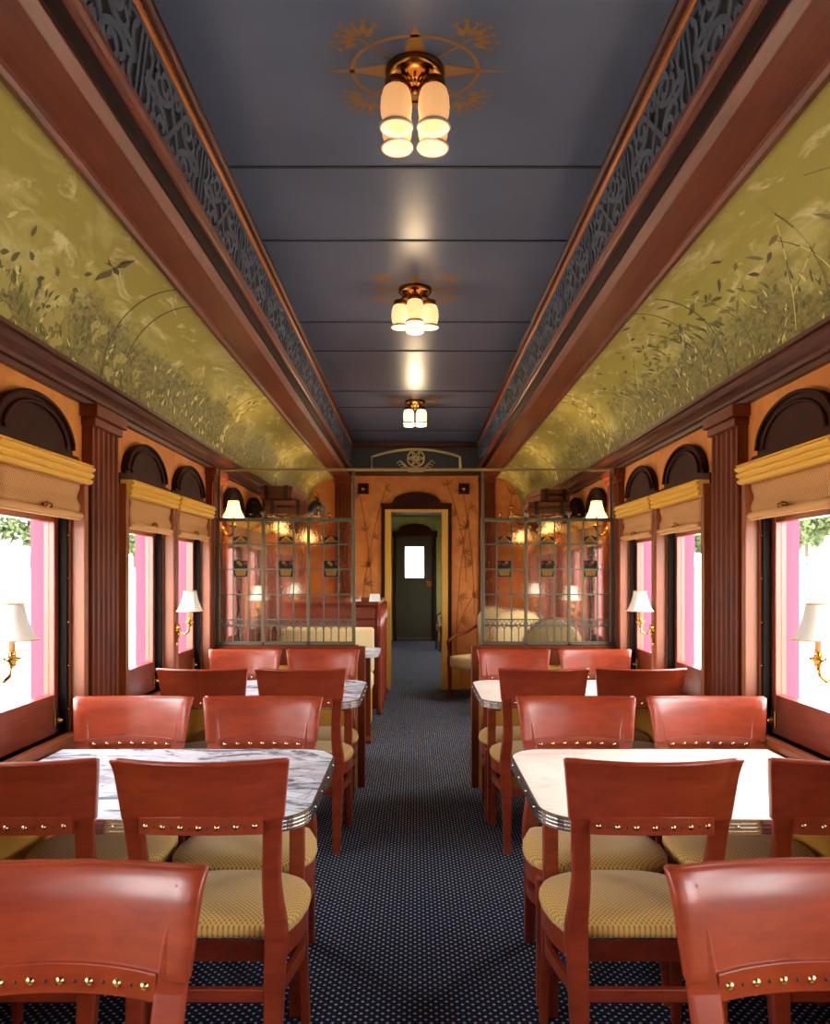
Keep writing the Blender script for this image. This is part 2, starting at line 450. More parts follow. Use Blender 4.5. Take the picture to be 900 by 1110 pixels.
    for q in range(nU+1):
        u0 = Y0 + q*U
        if u0 < 0.6: continue
        for du in (.0, .035): scroll([(u0+du, .04), (u0+du, .96)], .007)
        cu = u0+.035+(U-.035)/2; hw = (U-.06)/2
        for sx in (-1, 1):
            for sy in (-1, 1):
                P = lambda a, c_: (cu+sx*a*hw, .5+sy*c_*.46)
                scroll([P(*p) for p in ((.0,.0),(.12,.32),(.28,.75),(.45,.85),(.55,.6),(.45,.35),(.33,.45),(.36,.62))])
                scroll([P(*p) for p in ((.1,1.0),(.2,.45),(.42,.12),(.62,.12),(.7,.4),(.6,.62))])
                scroll([P(*p) for p in ((.98,.02),(.86,.25),(.84,.6),(.93,.86),(.82,.98),(.7,.86),(.72,.6))])
                scroll([P(*p) for p in ((.0,.55),(.08,.75),(.0,.98))])
            scroll([(cu+sx*hw*a, .5+.46*c_) for a, c_ in ((.62,.0),(.75,.15),(.9,.0),(.75,-.15),(.62,.0))])
    struct(b.build('trim_frieze_'+nm, [M['black'], M['fret']]))
    # crown at the ceiling edge with its gilt bead
    b = MB(); prof = [(.80,2.945),(.772,2.935),(.764,2.95),(.758,2.962),(.742,2.966),(.732,2.974),(.728,2.99),(.80,2.99)]
    b.prism([(s*x, z) for x, z in prof], 'xz', Y0, Y1, 0)
    yy = Y0 + 3.9
    pts = []; rads = []
    while yy < Y1:
        pts.append((s*.766, yy, 2.951)); rads.append(.018 if (len(pts) % 2) else .0135); yy += .016
    b.tube(pts, rads, 6, 1)
    struct(b.build('trim_crown_'+nm, [M['mahogany'], M['gilt']]))
    # curved deck with its painted mural
    b = MB(); nth = 20; ys = [Y0 + (Y1-Y0)*i/40 for i in range(41)]
    def vault(u, vv, off=0.0):
        th = vv*PI/2; nx, nz = math.cos(th)/.325, math.sin(th)/.382; d = math.hypot(nx, nz)
        return (s*(.965+.325*math.cos(th)-off*nx/d), u, 2.175+.382*math.sin(th)-off*nz/d)
    vs = []; uvs = []
    for y in ys:
        for i in range(nth+1): vs.append(vault(y, i/nth)); uvs.append((y, i/nth))
    fs = [(a*(nth+1)+i, a*(nth+1)+i+1, (a+1)*(nth+1)+i+1, (a+1)*(nth+1)+i) for a in range(40) for i in range(nth)]
    b.add(vs, fs, 0, True)
    def pv(poly, m, off=.0015): b.add([vault(u, vv, off) for u, vv in poly], [list(range(len(poly)))], m)
    def vline(u, v0, v1, wid, m, n=24, bend=0.0):
        pts = [(u+bend*(v0+(v1-v0)*i/n)**2, v0+(v1-v0)*i/n) for i in range(n+1)]
        for q in stem_poly(pts, wid): pv(q, m)
    AS = .57                                  # metres of arc per unit v
    def leaf(u, vv, ang, L, W, m):
        pv([(a, vv+(c_-vv)) for a, c_ in [(x, vv+(y-vv)/AS) for x, y in leaf_poly(u, vv, ang, L, W)]], m)
    R = random.Random(11+s)
    for p in PIL[2:]:
        if s < 0 or p > 4: 
            for du in (-.12, .08): vline(p+du, 0, 1, .005, 1)
        else:
            vline(p-.12, .0, .9, .005, 1, 24, .12); vline(p+.08, 0, 1, .004, 1, 24, .1)
    for p in PIL[4:]:                         # flower wreath twisted round the painted ribs
        for q in range(26):
            vv = .05+.9*q/26
            leaf(p+R.uniform(-.1, .1), vv, R.uniform(0, 6.28), .05, .03, R.choice([3, 4, 4]))
    # shrubs, grasses and leaves painted above the cornice
    for q in range(900):
        u = R.uniform(1.3, 9.2); hmax = .22+.24*(.5+.5*math.sin(u*2.1+s))*(1 if R.random() < .8 else 1.5)
        vv = R.random()**1.5*hmax
        leaf(u, vv, R.uniform(.2, 2.9), R.uniform(.02, .05), R.uniform(.007, .016), R.choice([2, 2, 3, 3, 4]))
    if s > 0:
        for q in range(60):                   # long reeds arching over
            u = R.uniform(1.5, 8.8); hh = R.uniform(.3, .75); bd = R.uniform(-.9, .9)
            pts = [(u+bd*(i/10)**2*hh, hh*i/10) for i in range(11)]
            for qd in stem_poly(pts, .0028): pv(qd, R.choice([2, 3, 4]))
        for q in range(170):                  # drifting willow leaves
            u = R.gauss(3.6, .5); vv = R.gauss(.45, .16)
            if .05 < vv < .9: leaf(u, vv, R.uniform(-.6, .9), R.uniform(.05, .10), .018, R.choice([2, 3, 3]))
    else:
        for cx, cv, sz in ((2.78, .16, .12), (3.05, .24, .10), (3.32, .14, .12), (3.5, .18, .09), (2.35, .12, .12)):
            for q in range(5):                # tumbled rocks, each a few facets
                ax, av, rz = cx+R.uniform(-.09, .09), cv+R.uniform(-.11, .11), sz*R.uniform(.3, .55)
                pts = [(ax+rz*math.cos(a)*R.uniform(.6, 1.1), av+rz*1.3*math.sin(a)*R.uniform(.6, 1.1)) for a in [k*PI/3+.4 for k in range(6)]]
                pv(pts, 6, .0015+.0003*q); pv([pts[0], pts[5], pts[4], (ax, av)], 3, .0017+.0003*q)
                for k in range(2): pv([(a, c_) for a, c_ in stem_poly([pts[k], (ax, av), pts[(k+3) % 6]], .002)[0]], 2, .0019+.0003*q)
            for q in range(30): leaf(cx+R.uniform(-.16, .16), cv+R.uniform(-.16, .16), R.uniform(0, 3), .04, .014, R.choice([2, 2, 3]))
        for q in range(150):                  # bushy tree tops
            c0 = R.choice([(3.9, .2), (4.4, .25), (1.95, .3), (4.9, .2), (2.5, .3)])
            leaf(c0[0]+R.gauss(0, .16), abs(c0[1]+R.gauss(0, .12)), R.uniform(0, 3), .045, .02, R.choice([2, 2, 3, 4]))
        # swallow
        B = lambda pl: pv([(2.86+a*.9, .70+c_*.9) for a, c_ in pl], 5, .0025)
        B([(-.02,0),(.0,.025),(.03,.02),(.06,-.005),(.02,-.022)]); B([(0,.02),(-.02,.09),(.0,.19),(.03,.07)])
        B([(.0,-.015),(-.03,-.09),(-.02,-.17),(.03,-.05)]); B([(-.015,.005),(-.09,.03),(-.06,.0),(-.09,-.02)])
    o = b.build('wall_deck_'+nm, [M['mural_l' if s < 0 else 'mural_r'], M['mural_line'], M['leaf_dark'], M['leaf_mid'], M['leaf_light'], M['bird'], M['rock']], recalc=False)
    uvl = o.data.uv_layers.new(name='mural')
    nb = len(uvs)
    for lp in o.data.loops:
        if lp.vertex_index < nb: uvl.data[lp.index].uv = uvs[lp.vertex_index]
    struct(o)
    # wooden sill shelf and rail below each bay
    b = MB()
    for a, c_ in zip(PIL[:-1], PIL[1:]):
        b.box(s*1.318, s*1.40, a+.14, c_-.14, ZS-.03, ZS)
        b.box(s*1.345, s*1.36, a+.14, c_-.14, ZS-.075, ZS-.03)
    struct(b.build('trim_sill_'+nm, M['jamb'], bevel=.004))
    # heavy baseboard
    b = MB(); b.box(s*1.345, s*WX, Y0, Y1, 0, .13); struct(b.build('baseboard_'+nm, M['mahogany'], bevel=.003))

# ------------------------------------------------------------------ windows (structure) and their shades
def window_meshes(s):
    ob = {}
    # casing posts, dark arched header
    b = MB()
    for e in (-1, 1):
        b.box(s*1.305, s*1.36, *sorted((e*WH, e*(WH+.038))), ZS, 1.80)
        b.box(s*1.36, s*1.415, *sorted((e*WH, e*(WH-.012))), ZS, ZT)
    b.box(s*1.36, s*1.44, -WH, WH, ZT-.03, ZT)
    ob['casing'] = b.build('casing', M['jamb'], bevel=.003)
    b = MB()
    pts = [(-.355, 1.70), (-.355, 1.835), (-.335, 1.852), (-.288, 1.852)]
    pts += [(-.285*math.cos(a), 1.868+.158*math.sin(a)) for a in [PI*i/24 for i in range(25)]]
    pts += [(.288, 1.852), (.335, 1.852), (.355, 1.835), (.355, 1.70)]
    b.prism(pts, 'yz', s*1.335, s*1.36)
    inner = [(-.285*math.cos(a), 1.868+.158*math.sin(a)) for a in [PI*i/24 for i in range(25)]]
    for rr, xx in ((.985, 1.328), (.80, 1.330)):
        path = [(s*xx, y*rr, 1.86+(z-1.86)*rr) for y, z in inner]; b.tube(path, .008, 6)
    ob['header'] = b.build('arched_header', M['dark_header'])
    b = MB()
    for e in (-1, 1): b.box(s*1.362, s*1.392, *sorted((e*(WH-.013), e*(WH-.034))), ZS, ZT-.03)
    for e in (-1, 1):
        for z in (.86, 1.03, 1.2, 1.37, 1.54): b.ball((s*1.361, e*(WH-.023), z), .005, 4, 1)
    ob['channel'] = b.build('metal_channel', [M['black_metal'], M['brass']])
    b = MB()
    h = WH-.013
    for e in (-1, 1): b.box(s*1.394, s*1.436, *sorted((e*h, e*(h-.052))), ZS, ZT-.03)
    b.box(s*1.394, s*1.436, -h+.052, h-.052, ZS, .922); b.box(s*1.394, s*1.436, -h+.052, h-.052, 1.588, ZT-.03)
    ob['sash'] = b.build('sash', M['sash'], bevel=.003)
    b = MB(); b.box(s*1.414, s*1.418, -h+.052, h-.052, .922, 1.588); ob['pane'] = b.build('pane', M['glass'])
    b = MB()
    for e in (-1, 1): 
        b.box(s*1.386, s*1.394, *sorted((e*(h-.01), e*(h-.06))), .79, .86); b.ball((s*1.382, e*(h-.035), .82), .013, 6)
    ob['latch'] = b.build('sash_latch', M['brass'], bevel=.002)
    b = MB()
    for e in (-1, 1): b.box(s*1.437, s*1.495, *sorted((e*(WH-.05), e*(WH+.0))), ZS-.02, ZT)
    ob['outer'] = b.build('exterior_jamb', M['pink'])
    return ob
def shade_meshes(s):
    r = thing('window_shade', 'x', 'window shade', group='woven shades under yellow valances')
    b = MB()
    prof = [(1.335,1.742)]
    for k in range(3):
        z = 1.744+k*.024
        prof += [(1.292-.004*k,z), (1.283-.005*k,z+.007), (1.283-.005*k,z+.015), (1.292-.004*k,z+.022)]
    prof += [(1.275,1.818),(1.335,1.818)]
    b.prism([(s*x, z) for x, z in prof], 'xz', -.352, .352)
    b.build('valance', M['valance'], r)
    b = MB(); rows = []
    for i in range(9):
        z = 1.742 - i*.0145; wv = .300 - .014*abs(math.sin(i*.5))
        rows.append([(s*(1.318-.004*math.sin(i*1.2)), -wv + 2*wv*j/12, z) for j in range(13)])
    for off in (0, .005):
        pass
    vs = [p for rr in rows for p in rr]; n = 13
    fs = [(i*n+j, i*n+j+1, (i+1)*n+j+1, (i+1)*n+j) for i in range(8) for j in range(12)]
    b.add(vs, fs, 0, True)
    o = b.build('fabric', M['woven'], r, recalc=False)
    md = o.modifiers.new('thick', 'SOLIDIFY'); md.thickness = .004
    b = MB(); b.tube([(s*1.314, -.305+.61*i/10, 1.618+.002*math.sin(i)) for i in range(11)], .013, 10)
    b.box(s*1.312, s*1.32, -.305, .305, 1.598, 1.612)
    b.build('hem', M['hem'], r)
    b = MB(); b.tube([(s*1.298, -.03, 1.632), (s*1.292, -.015, 1.64), (s*1.292, .015, 1.628), (s*1.298, .03, 1.638)], .006, 6); b.ball((s*1.294, 0, 1.633), .010, 5)
    b.build('clip', M['old_brass'], r)
    return r
wn = 0
ordinal = ['first', 'second', 'third', 'fourth', 'fifth', 'sixth', 'seventh']
for s, nm in ((-1, 'left'), (1, 'right')):
    ob = window_meshes(s); sh = shade_meshes(s); first = True; vis = 0
    for y in WIN:
        wn += 1; e = sempty('window_%d' % wn, (0, y, 0))
        for k, o in ob.items():
            o2 = o if (k == 'casing' and first and False) else o.copy()
            C.objects.link(o2); o2.parent = e
        if y > 2.5:
            lab = 'tan woven roman shade with yellow valance, %s window from the viewer, %s wall' % (ordinal[vis], nm)
            if vis == 0: sh.location = (0, y, 0); sh['label'] = lab
            else: dup(sh, (0, y, 0), None, lab)
            vis += 1
    for o in ob.values(): bpy.data.objects.remove(o)

# ------------------------------------------------------------------ ceiling
b = MB(); b.box(-.84, .84, Y0, Y1, 2.986, 3.06); ceil = struct(b.build('ceiling', M['blue']))
b = MB()
for y in (-.0, .62, 1.84, 3.04, 3.71, 4.905, 5.54, 6.75, 7.40, 8.60):
    b.box(-.735, .735, y-.007, y+.007, 2.982, 2.986)
struct(b.build('trim_ceiling_seam', M['seam']))
def medallion(y):
    b = MB(); z = 2.9852
    fn = lambda a, c_: (a, y+c_, z)
    P = lambda pl: b.add([fn(*p) for p in pl], [list(range(len(pl)))], 0)
    for k in range(4):
        a = k*PI/2; c_, s_ = math.cos(a), math.sin(a); L = .305 if k % 2 == 0 else .21
        P([(c_*px-s_*py, s_*px+c_*py) for px, py in ((.02, .035), (.1, .030), (.17, .012), (L, 0), (.17, -.012), (.1, -.030), (.02, -.035))])
    rr = .2
    ring = [(rr*math.cos(2*PI*i/40), rr*.8*math.sin(2*PI*i/40)) for i in range(41)]
    for q in stem_poly(ring, .006): P(q)
    for k in range(4):
        a = PI/4 + k*PI/2
        cx, cy = .20*math.cos(a), .175*math.sin(a)
        st = [(cx*.3+cx*.9*u, cy*.3+cy*.9*u) for u in (0, .25, .5, .75, 1)]
        for q in stem_poly(st, .004): P(q)
        for kk in range(7):
            an = a + (kk-3)*.42; d0 = .02 + .01*(kk % 2)
            px, py = cx*1.1+d0*math.cos(an), cy*1.1+d0*math.sin(an)
            P(leaf_poly(px, py, an, .055, .02))
            P(leaf_poly(px+.055*math.cos(an), py+.05*math.sin(an), an+.5, .02, .01)); P(leaf_poly(px+.055*math.cos(an), py+.05*math.sin(an), an-.5, .02, .01))
    return b.build('stencil_medallion', M['stencil'], ceil, recalc=False)
def ceiling_light(y, rot, mat, label):
    medallion(y)
    r = thing('ceiling_light', label, 'ceiling light', (0, y, 2.985), rot, 'brass ceiling lights with opal shades')
    b = MB(); b.lathe([(.001,-.055),(.012,-.052),(.022,-.040),(.030,-.036),(.05,-.034),(.062,-.030),(.085,-.026),(.094,-.014),(.094,0),(.001,0)], n=32)
    b.ball((0, 0, -.062), .014, 6)
    for k in range(12):
        a = 2*PI*k/12; b.tube([(.02*math.cos(a), .02*math.sin(a), -.044), (.05*math.cos(a), .05*math.sin(a), -.036)], .004, 5)
    b.build('canopy', M['old_brass'], r)
    for k in range(4):
        a = PI/4 + k*PI/2; cx, cy = .066*math.cos(a)*1.25, .066*math.sin(a)*1.25
        b = MB(); b.tube([(cx*.5, cy*.5, -.03), (cx*.8, cy*.8, -.05), (cx, cy, -.062)], .008, 8)
        b.lathe([(.012,-.06),(.034,-.066),(.036,-.075),(.036,-.092),(.030,-.094),(.001,-.07)], (cx, cy, 0), 20)
        h = b.build('socket', M['old_brass'], r)
        b = MB(); b.lathe([(.028,-.086),(.040,-.098),(.047,-.122),(.049,-.15),(.047,-.175),(.042,-.19),(.040,-.196),(.049,-.206),(.051,-.214),(.046,-.216),(.038,-.20),(.044,-.17),(.043,-.12),(.02,-.09)], (cx, cy, 0), 28)
        g = b.build('glass_shade', mat, r)
        b = MB(); b.lathe([(.047,-.203),(.052,-.207),(.0535,-.213),(.050,-.2175),(.046,-.215)], (cx, cy, 0), 28, cap=False)
        b.build('rim', M['opal_rim'], g)
        b = MB(); b.ball((cx, cy, -.15), .022, 8); b.build('bulb', M['bulb'], g)
    return r
M['bulb'] = glow('bulb_glow', lin(255, 195, 125), 1.6, lin(255, 240, 220))
ceiling_light(2.46, 0, M['opal'], 'brass ceiling light with four peach opal shades, nearest and largest overhead')
ceiling_light(4.34, PI/4, M['opal_mid'], 'brass ceiling light with four shades turned in a diamond, middle of the aisle')
ceiling_light(7.15, 0, M['opal_far'], 'small bright ceiling light farthest down the aisle, near the partition wall')

# ------------------------------------------------------------------ end partition with doorway
w = MB()
DX0, DX1, DZ = -.29, .325, 2.147
w.box(-1.44, DX0, Y1, Y1+.1, 0, 2.65); w.box(DX1, 1.44, Y1, Y1+.1, 0, 2.65); w.box(DX0, DX1, Y1, Y1+.1, DZ, 2.65)
w.box(-1.0, 1.0, Y1, Y1+.1, 2.65, 3.06, 1)
fn = lambda a, c_: (a, Y1-.002, c_)
R = random.Random(5)
def bamboo(x, z0, dx, z1, side):
    path = [(x+dx*(u**2), z0+(z1-z0)*u) for u in [i/10 for i in range(11)]]
    for q in stem_poly(path, .007): paint_plane(w, q, fn, 2)
    for i in (4, 7, 10):
        sprig(w, path[i][0], path[i][1], R.uniform(-.3, 1.2) if side > 0 else R.uniform(1.9, 3.4), R.uniform(.10, .15), fn, 2, 5, R)
bamboo(-.66, .5, .30, 2.42, 1); bamboo(-.52, .9, -.15, 2.35, -1); bamboo(-.95, .7, -.2, 2.3, -1)
bamboo(.50, .4, .16, 2.2, 1); bamboo(.72, .9, -.14, 2.4, -1); bamboo(.48, .45, .45, 1.4, 1); bamboo(1.05, .8, .12, 2.35, 1); bamboo(.62, 1.3, -.22, 2.46, -1)
struct(w.build('wall_partition', [M['plaster'], M['end_blue'], M['bamboo']], recalc=False))
b = MB(); b.box(-.80, .80, Y1-.03, Y1, 2.585, 2.66); b.box(-.76, .76, Y1-.10, Y1, 2.93, 2.986)
struct(b.build('trim_header', M['mahogany'], bevel=.005))
for sx in (-1, 1):
    b = MB(); c0 = sx*.87
    b.box(c0-.10, c0+.10, Y1-.035, Y1, .0, 2.58)
    for q in range(4): b.box(c0-.075+q*.042, c0-.055+q*.042, Y1-.045, Y1-.03, .9, 2.5)
    b.box(c0-.11, c0+.11, Y1-.05, Y1, 2.5, 2.56)
    struct(b.build('trim_partition_pilaster', M['mahogany_v'], bevel=.003))
# doorway casing
b = MB()
for x0, x1 in ((DX0-.075, DX0), (DX1, DX1+.075)):
    b.box(x0, x1, Y1-.03, Y1+.12, 0, DZ+.03)
b.box(DX0, DX1, Y1-.03, Y1+.12, DZ, DZ+.03)
for x0, x1 in ((DX0-.10, DX0+.0), (DX1, DX1+.21)): b.box(x0, x1, Y1-.045, Y1, 0, .345)
struct(b.build('trim_doorway', M['yellow'], bevel=.004))
b = MB(); xm = (DX0+DX1)/2
for x0, x1 in ((DX0-.12, DX0-.075), (DX1+.075, DX1+.12)): b.box(x0, x1, Y1-.035, Y1, .345, DZ+.03)
pts = [(DX0-.12, DZ+.03), (DX0-.12, DZ+.105), (DX0-.02, DZ+.105)]
pts += [(xm-.29*math.cos(a), DZ+.115+.125*math.sin(a)) for a in [PI*i/16 for i in range(17)]]
pts += [(DX1+.02, DZ+.105), (DX1+.12, DZ+.105), (DX1+.12, DZ+.03)]
b.prism(pts, 'xz', Y1-.035, Y1)
struct(b.build('trim_doorway_arch', M['dark_header'], bevel=.003))
# little square rosette lamps on the partition
for x, lab in ((-.627, 'small square dark wall rosette on partition, sideboard side of doorway'), (.593, 'small square dark wall rosette on partition, armchair side of doorway')):
    r = thing('wall_rosette', lab, 'rosette', (x, Y1, 2.427), 0, 'square wall rosettes')
    b = MB(); b.box(-.065, .065, -.025, 0, -.065, .065); b.box(-.05, .05, -.032, -.025, -.05, .05); b.build('plate', M['dark_header'], r, bevel=.004)
    b = MB(); b.lathe([(.001,-.06),(.016,-.056),(.022,-.04),(.03,-.034),(.03,-.03)], axis='y', n=16); b.build('boss', M['brass'], r)

# ------------------------------------------------------------------ room beyond
w = MB(); YB = 16.2
for s in (-1, 1):
    x0, x1 = s*1.4, s*1.46
    w.box(x0, x1, Y1+.1, YB, 0, .75); w.box(x0, x1, Y1+.1, YB, 1.55 if s > 0 else .76, 2.62)
    e = [Y1+.1, 10.4, 10.9, 12.0, 12.6, 13.6, 14.2, 15.1, 15.6, YB]
    for i in range(0, len(e), 2): w.box(x0, x1, e[i], e[i+1], .75, 1.55)
w.box(-1.46, -.386, YB, YB+.08, 0, 2.62); w.box(.386, 1.46, YB, YB+.08, 0, 2.62); w.box(-.386, .386, YB, YB+.08, 2.18, 2.62)
struct(w.build('wall_lounge', M['green_plaster']))
b = MB(); b.box(-1.46, 1.46, Y1+.1, YB+.08, 2.6, 2.68); struct(b.build('ceiling_lounge', M['end_blue']))
b = MB()
for sx in (-1, 1): b.box(*sorted((sx*.386, sx*.45)), YB-.03, YB, 0, 2.2)
pts = [(-.47, 2.18), (-.47, 2.30), (-.36, 2.30)] + [(-.34*math.cos(a), 2.31+.14*math.sin(a)) for a in [PI*i/16 for i in range(17)]] + [(.36, 2.30), (.47, 2.30), (.47, 2.18)]
b.prism(pts, 'xz', YB-.035, YB)
struct(b.build('trim_end_door', M['dark_header'], bevel=.003))
d = sempty('door_1', (0, YB+.03, 0))
b = MB()
b.box(-.386, -.20, 0, .045, .0, 2.18); b.box(.18, .386, 0, .045, .0, 2.18); b.box(-.20, .18, 0, .045, .0, 1.33); b.box(-.20, .18, 0, .045, 1.965, 2.18)
b.build('door_leaf', M['olive_door'], d)
b = MB(); b.box(-.20, .18, .02, .024, 1.33, 1.965); b.build('pane', M['glass'], d)
b = MB(); b.box(.24, .35, -.012, 0, 1.15, 1.26); b.lathe([(.03,-.06),(.034,-.045),(.012,-.03),(.012,0)], (.29, 0, 1.205), 14, axis='y'); b.build('door_handle', M['brass'], d)
b = MB(); b.box(-.37, .37, -.01, 0, .03, .075); b.build('kick_plate', M['lead_dark'], d)

# ------------------------------------------------------------------ rear wall of the room (behind the viewer)
b = MB(); b.box(-1.44, 1.44, Y0-.1, Y0, 0, 3.06); struct(b.build('wall_back', M['plaster']))
b = MB(); b.box(-1.5, 1.5, Y0-.1, Y1+.1, 3.05, 3.12); b.box(-1.5, -.84, Y0-.1, Y1+.1, 2.76, 3.05); b.box(.84, 1.5, Y0-.1, Y1+.1, 2.76, 3.05)
struct(b.build('ceiling_roof', M['end_blue']))

# ------------------------------------------------------------------ dining chairs
def stile_y(z):
    tab = [(0,-.258),(.25,-.222),(.45,-.203),(.58,-.212),(.70,-.228),(.80,-.244),(.917,-.262)]
    for (a, ya), (b_, yb) in zip(tab, tab[1:]):
        if z <= b_: return ya+(yb-ya)*(z-a)/(b_-a)
    return tab[-1][1]
def half(z): return .2015 + max(0, z-.70)*(.0225/.217) + .8*max(0, z-.86)**2 if z > .70 else .2015
def seat_outline(sc=1.0, n=40, dy=0.0):
    pts = []
    hx, hy, e = .24*sc, .207*sc, 2.8
    for i in range(n+1):
        a = PI*i/n; c_, s_ = math.cos(a), math.sin(a)
        x = hx*math.copysign(abs(c_)**(2/e), c_); y = hy*abs(s_)**(2/e)
        pts.append((x, y-.0+dy))
    pts += [(-.228*sc, -.08), (-.205*sc, -.150), (-.195*sc, -.178), (.195*sc, -.178), (.205*sc, -.150), (.228*sc, -.08)]
    return pts
def make_chair():
    r = thing('dining_chair', 'x', 'chair')
    for sx in (-1, 1):                       # rear leg running up into the back stile
        b = MB(); P = []
        for z, x, wd, th in ((0,.178,.036,.034),(.12,.178,.042,.036),(.25,.178,.05,.038),(.36,.179,.054,.040),(.43,.183,.060,.040),(.48,.181,.058,.040),(.54,.174,.052,.037),(.60,.171,.048,.034),(.67,.174,.048,.030),(.74,.178,.050,.027),(.82,.186,.046,.024),(.90,.198,.040,.020)):
            if z > .73: th = .016
            P.append((sx*x, stile_y(z)-(.005 if z > .73 else 0), z, wd, th))
        b.bar(P, smooth=False); b.build('leg', M['cherry'], r, bevel=.003)
    for sx in (-1, 1):
        b = MB(); P = []
        for z, x, y, wd in ((0,.205,.172,.028),(.08,.203,.163,.030),(.2,.198,.150,.035),(.32,.196,.146,.040),(.40,.196,.146,.042)):
            P.append((sx*x, y, z, wd, wd))
        b.bar(P, smooth=False); b.build('leg', M['cherry'], r, bevel=.003)
    # seat frame
    out = seat_outline(.965); inn = seat_outline(.82)
    b = MB(); n = len(out)
    rings = [[(x, y, .362) for x, y in out], [(x, y, .420) for x, y in out], [(x, y, .420) for x, y in inn], [(x, y, .362) for x, y in inn]]
    b.loft([[rg[i] for rg in rings] for i in range(n)], 0, False, False, True)
    b.build('seat_frame', M['cherry'], r)
    # cushion
    b = MB(); rings = []
    for sc, z in ((.93,.418),(.985,.424),(1.0,.436),(.995,.446),(.965,.457),(.88,.467),(.72,.475),(.5,.480),(.25,.482),(.02,.483)):
        ring = []
        for x, y in seat_outline(1.0): ring.append((x*sc, (y-.01)*sc+.01 if y > -.17 else max(-.178, (y-.01)*sc+.01), z))
        rings.append(ring)
    b.loft(rings, 0, True, True); b.build('seat_cushion', M['fabric'], r)
    # back panel
    def py(x, z): 
        hx = .2; return stile_y(z) - .034*(1-min(1, (x/hx))**2 if abs(x) < hx else 0)
    b = MB(); nx, nz = 20, 10
    def grid(off, rv=False):
        vs = []
        for i in range(nz+1):
            for j in range(nx+1):
                u = -1+2*j/nx; zt = .917+.004*u*u
                zb_ = .758
                z = zb_+(zt-zb_)*i/nz; x = u*half(z)
                flare = .010*max(0, (z-.87)/.047)**2
                vs.append((x, py(x, z)+off-flare, z))
        return vs
    A = grid(.012); B_ = grid(-.012); W = nx+1; no = len(A)
    fs = []
    for i in range(nz):
        for j in range(nx):
            q = (i*W+j, i*W+j+1, (i+1)*W+j+1, (i+1)*W+j); fs.append(q); fs.append(tuple(no+k for k in q[::-1]))
    for j in range(nx):
        for i in (0, nz): fs.append((i*W+j, i*W+j+1, no+i*W+j+1, no+i*W+j))
    for i in range(nz):
        for j in (0, nx): fs.append((i*W+j, (i+1)*W+j, no+(i+1)*W+j, no+i*W+j))
    b.add(A+B_, fs, 0, True)
    o = b.build('backrest', M['cherry'], r)
    o.modifiers.new('bevel', 'BEVEL').width = .004
    o.modifiers['bevel'].segments = 2; o.modifiers['bevel'].limit_method = 'ANGLE'; o.modifiers['bevel'].angle_limit = 1.0
    lip = MB(); pts = []
    for j in range(21):
        u = -1+2*j/20; z = .913+.004*u*u; x = u*(half(.917)-.004); pts.append((x, py(x, z)-.014, z))
    lip.tube(pts, [.008]*21, 8); lip.build('top_lip', M['cherry'], o)
    # nail rail under the panel
    b = MB(); rings = []
    for j in range(21):
        u = -1+2*j/20; x = u*.157; y = py(x, .75); zt = .770+.008*(1-u*u); zb_ = .727+.004*(1-u*u)
        rings.append([(x, y-.0165, zb_), (x, y+.0165, zb_), (x, y+.0165, zt), (x, y-.0165, zt)])
    b.loft(rings, 0, False, True)
    for k in range(6):
        x = -.115+.046*k; y = py(x, .75)
        for e in (-1, 1): b.ball((x, y+e*.0165, .750), .0032, 4, 1)
    rail = b.build('nail_rail', [M['cherry'], M['stud']], r, bevel=.002)
    b = MB(); b.lathe([(.0076,-.001),(.0072,.002),(.0046,.0045),(.0005,.0055)], axis='y', n=10)
    nail = None
    for e in (1, -1):
        for k in range(7):
            x = -.138+.046*k; y = py(x, .75)
            if nail is None: nail = b.build('nailhead', M['nail'], rail); nh = nail
            else: nh = nail.copy(); C.objects.link(nh)
            nh.location = (x, y+e*.0165, .750); nh.rotation_euler = (0, 0, 0 if e > 0 else PI)
    # stretchers
    b = MB(); hp = [(.182, -.215)] + [(x*.90, y*.83-.01) for x, y in seat_outline(1.0)[:41] if True] + [(-.182, -.215)]
    hp = [(.182, -.215), (.200, -.12)] + hp[1:-1] + [(-.200, -.12), (-.182, -.215)]
    rings = []
    for i, (x, y) in enumerate(hp):
        a = Vector(hp[max(i-1, 0)]); c_ = Vector(hp[min(i+1, len(hp)-1)]); tt = (c_-a).normalized(); nrm = Vector((-tt.y, tt.x))
        w1, h1 = .010, .017
        rings.append([(x+nrm.x*w1, y+nrm.y*w1, .302-h1), (x-nrm.x*w1, y-nrm.y*w1, .302-h1), (x-nrm.x*w1, y-nrm.y*w1, .302+h1), (x+nrm.x*w1, y+nrm.y*w1, .302+h1)])
    b.loft(rings, 0, False, True); b.build('hoop_stretcher', M['cherry'], r, bevel=.003)
    b = MB(); b.box(-.158, .158, -.225, -.205, .278, .312); b.build('stretcher', M['cherry'], r, bevel=.003)
    return r
chair0 = make_chair(); used = [False]
def place_chair(x, y, away, label, group, yaw=0):
    rz = (0 if away else PI) + yaw
    if not used[0]:
        chair0.location = (x, y, 0); chair0.rotation_euler = (0, 0, rz); chair0['label'] = label; chair0['group'] = group; used[0] = True
    else: dup(chair0, (x, y, 0), rz, label, group)
GN, GF = 'the near grey-inked table', 'the far grey-inked table'
CN, CF = 'the near cream table', 'the far cream table'
place_chair(-.556, .96, False, 'big foreground cherry chair facing viewer, cut off at lower left corner', 'foreground dining chairs')
place_chair(.632, .965, False, 'big foreground cherry chair facing viewer, cut off at lower right corner', 'foreground dining chairs', .03)
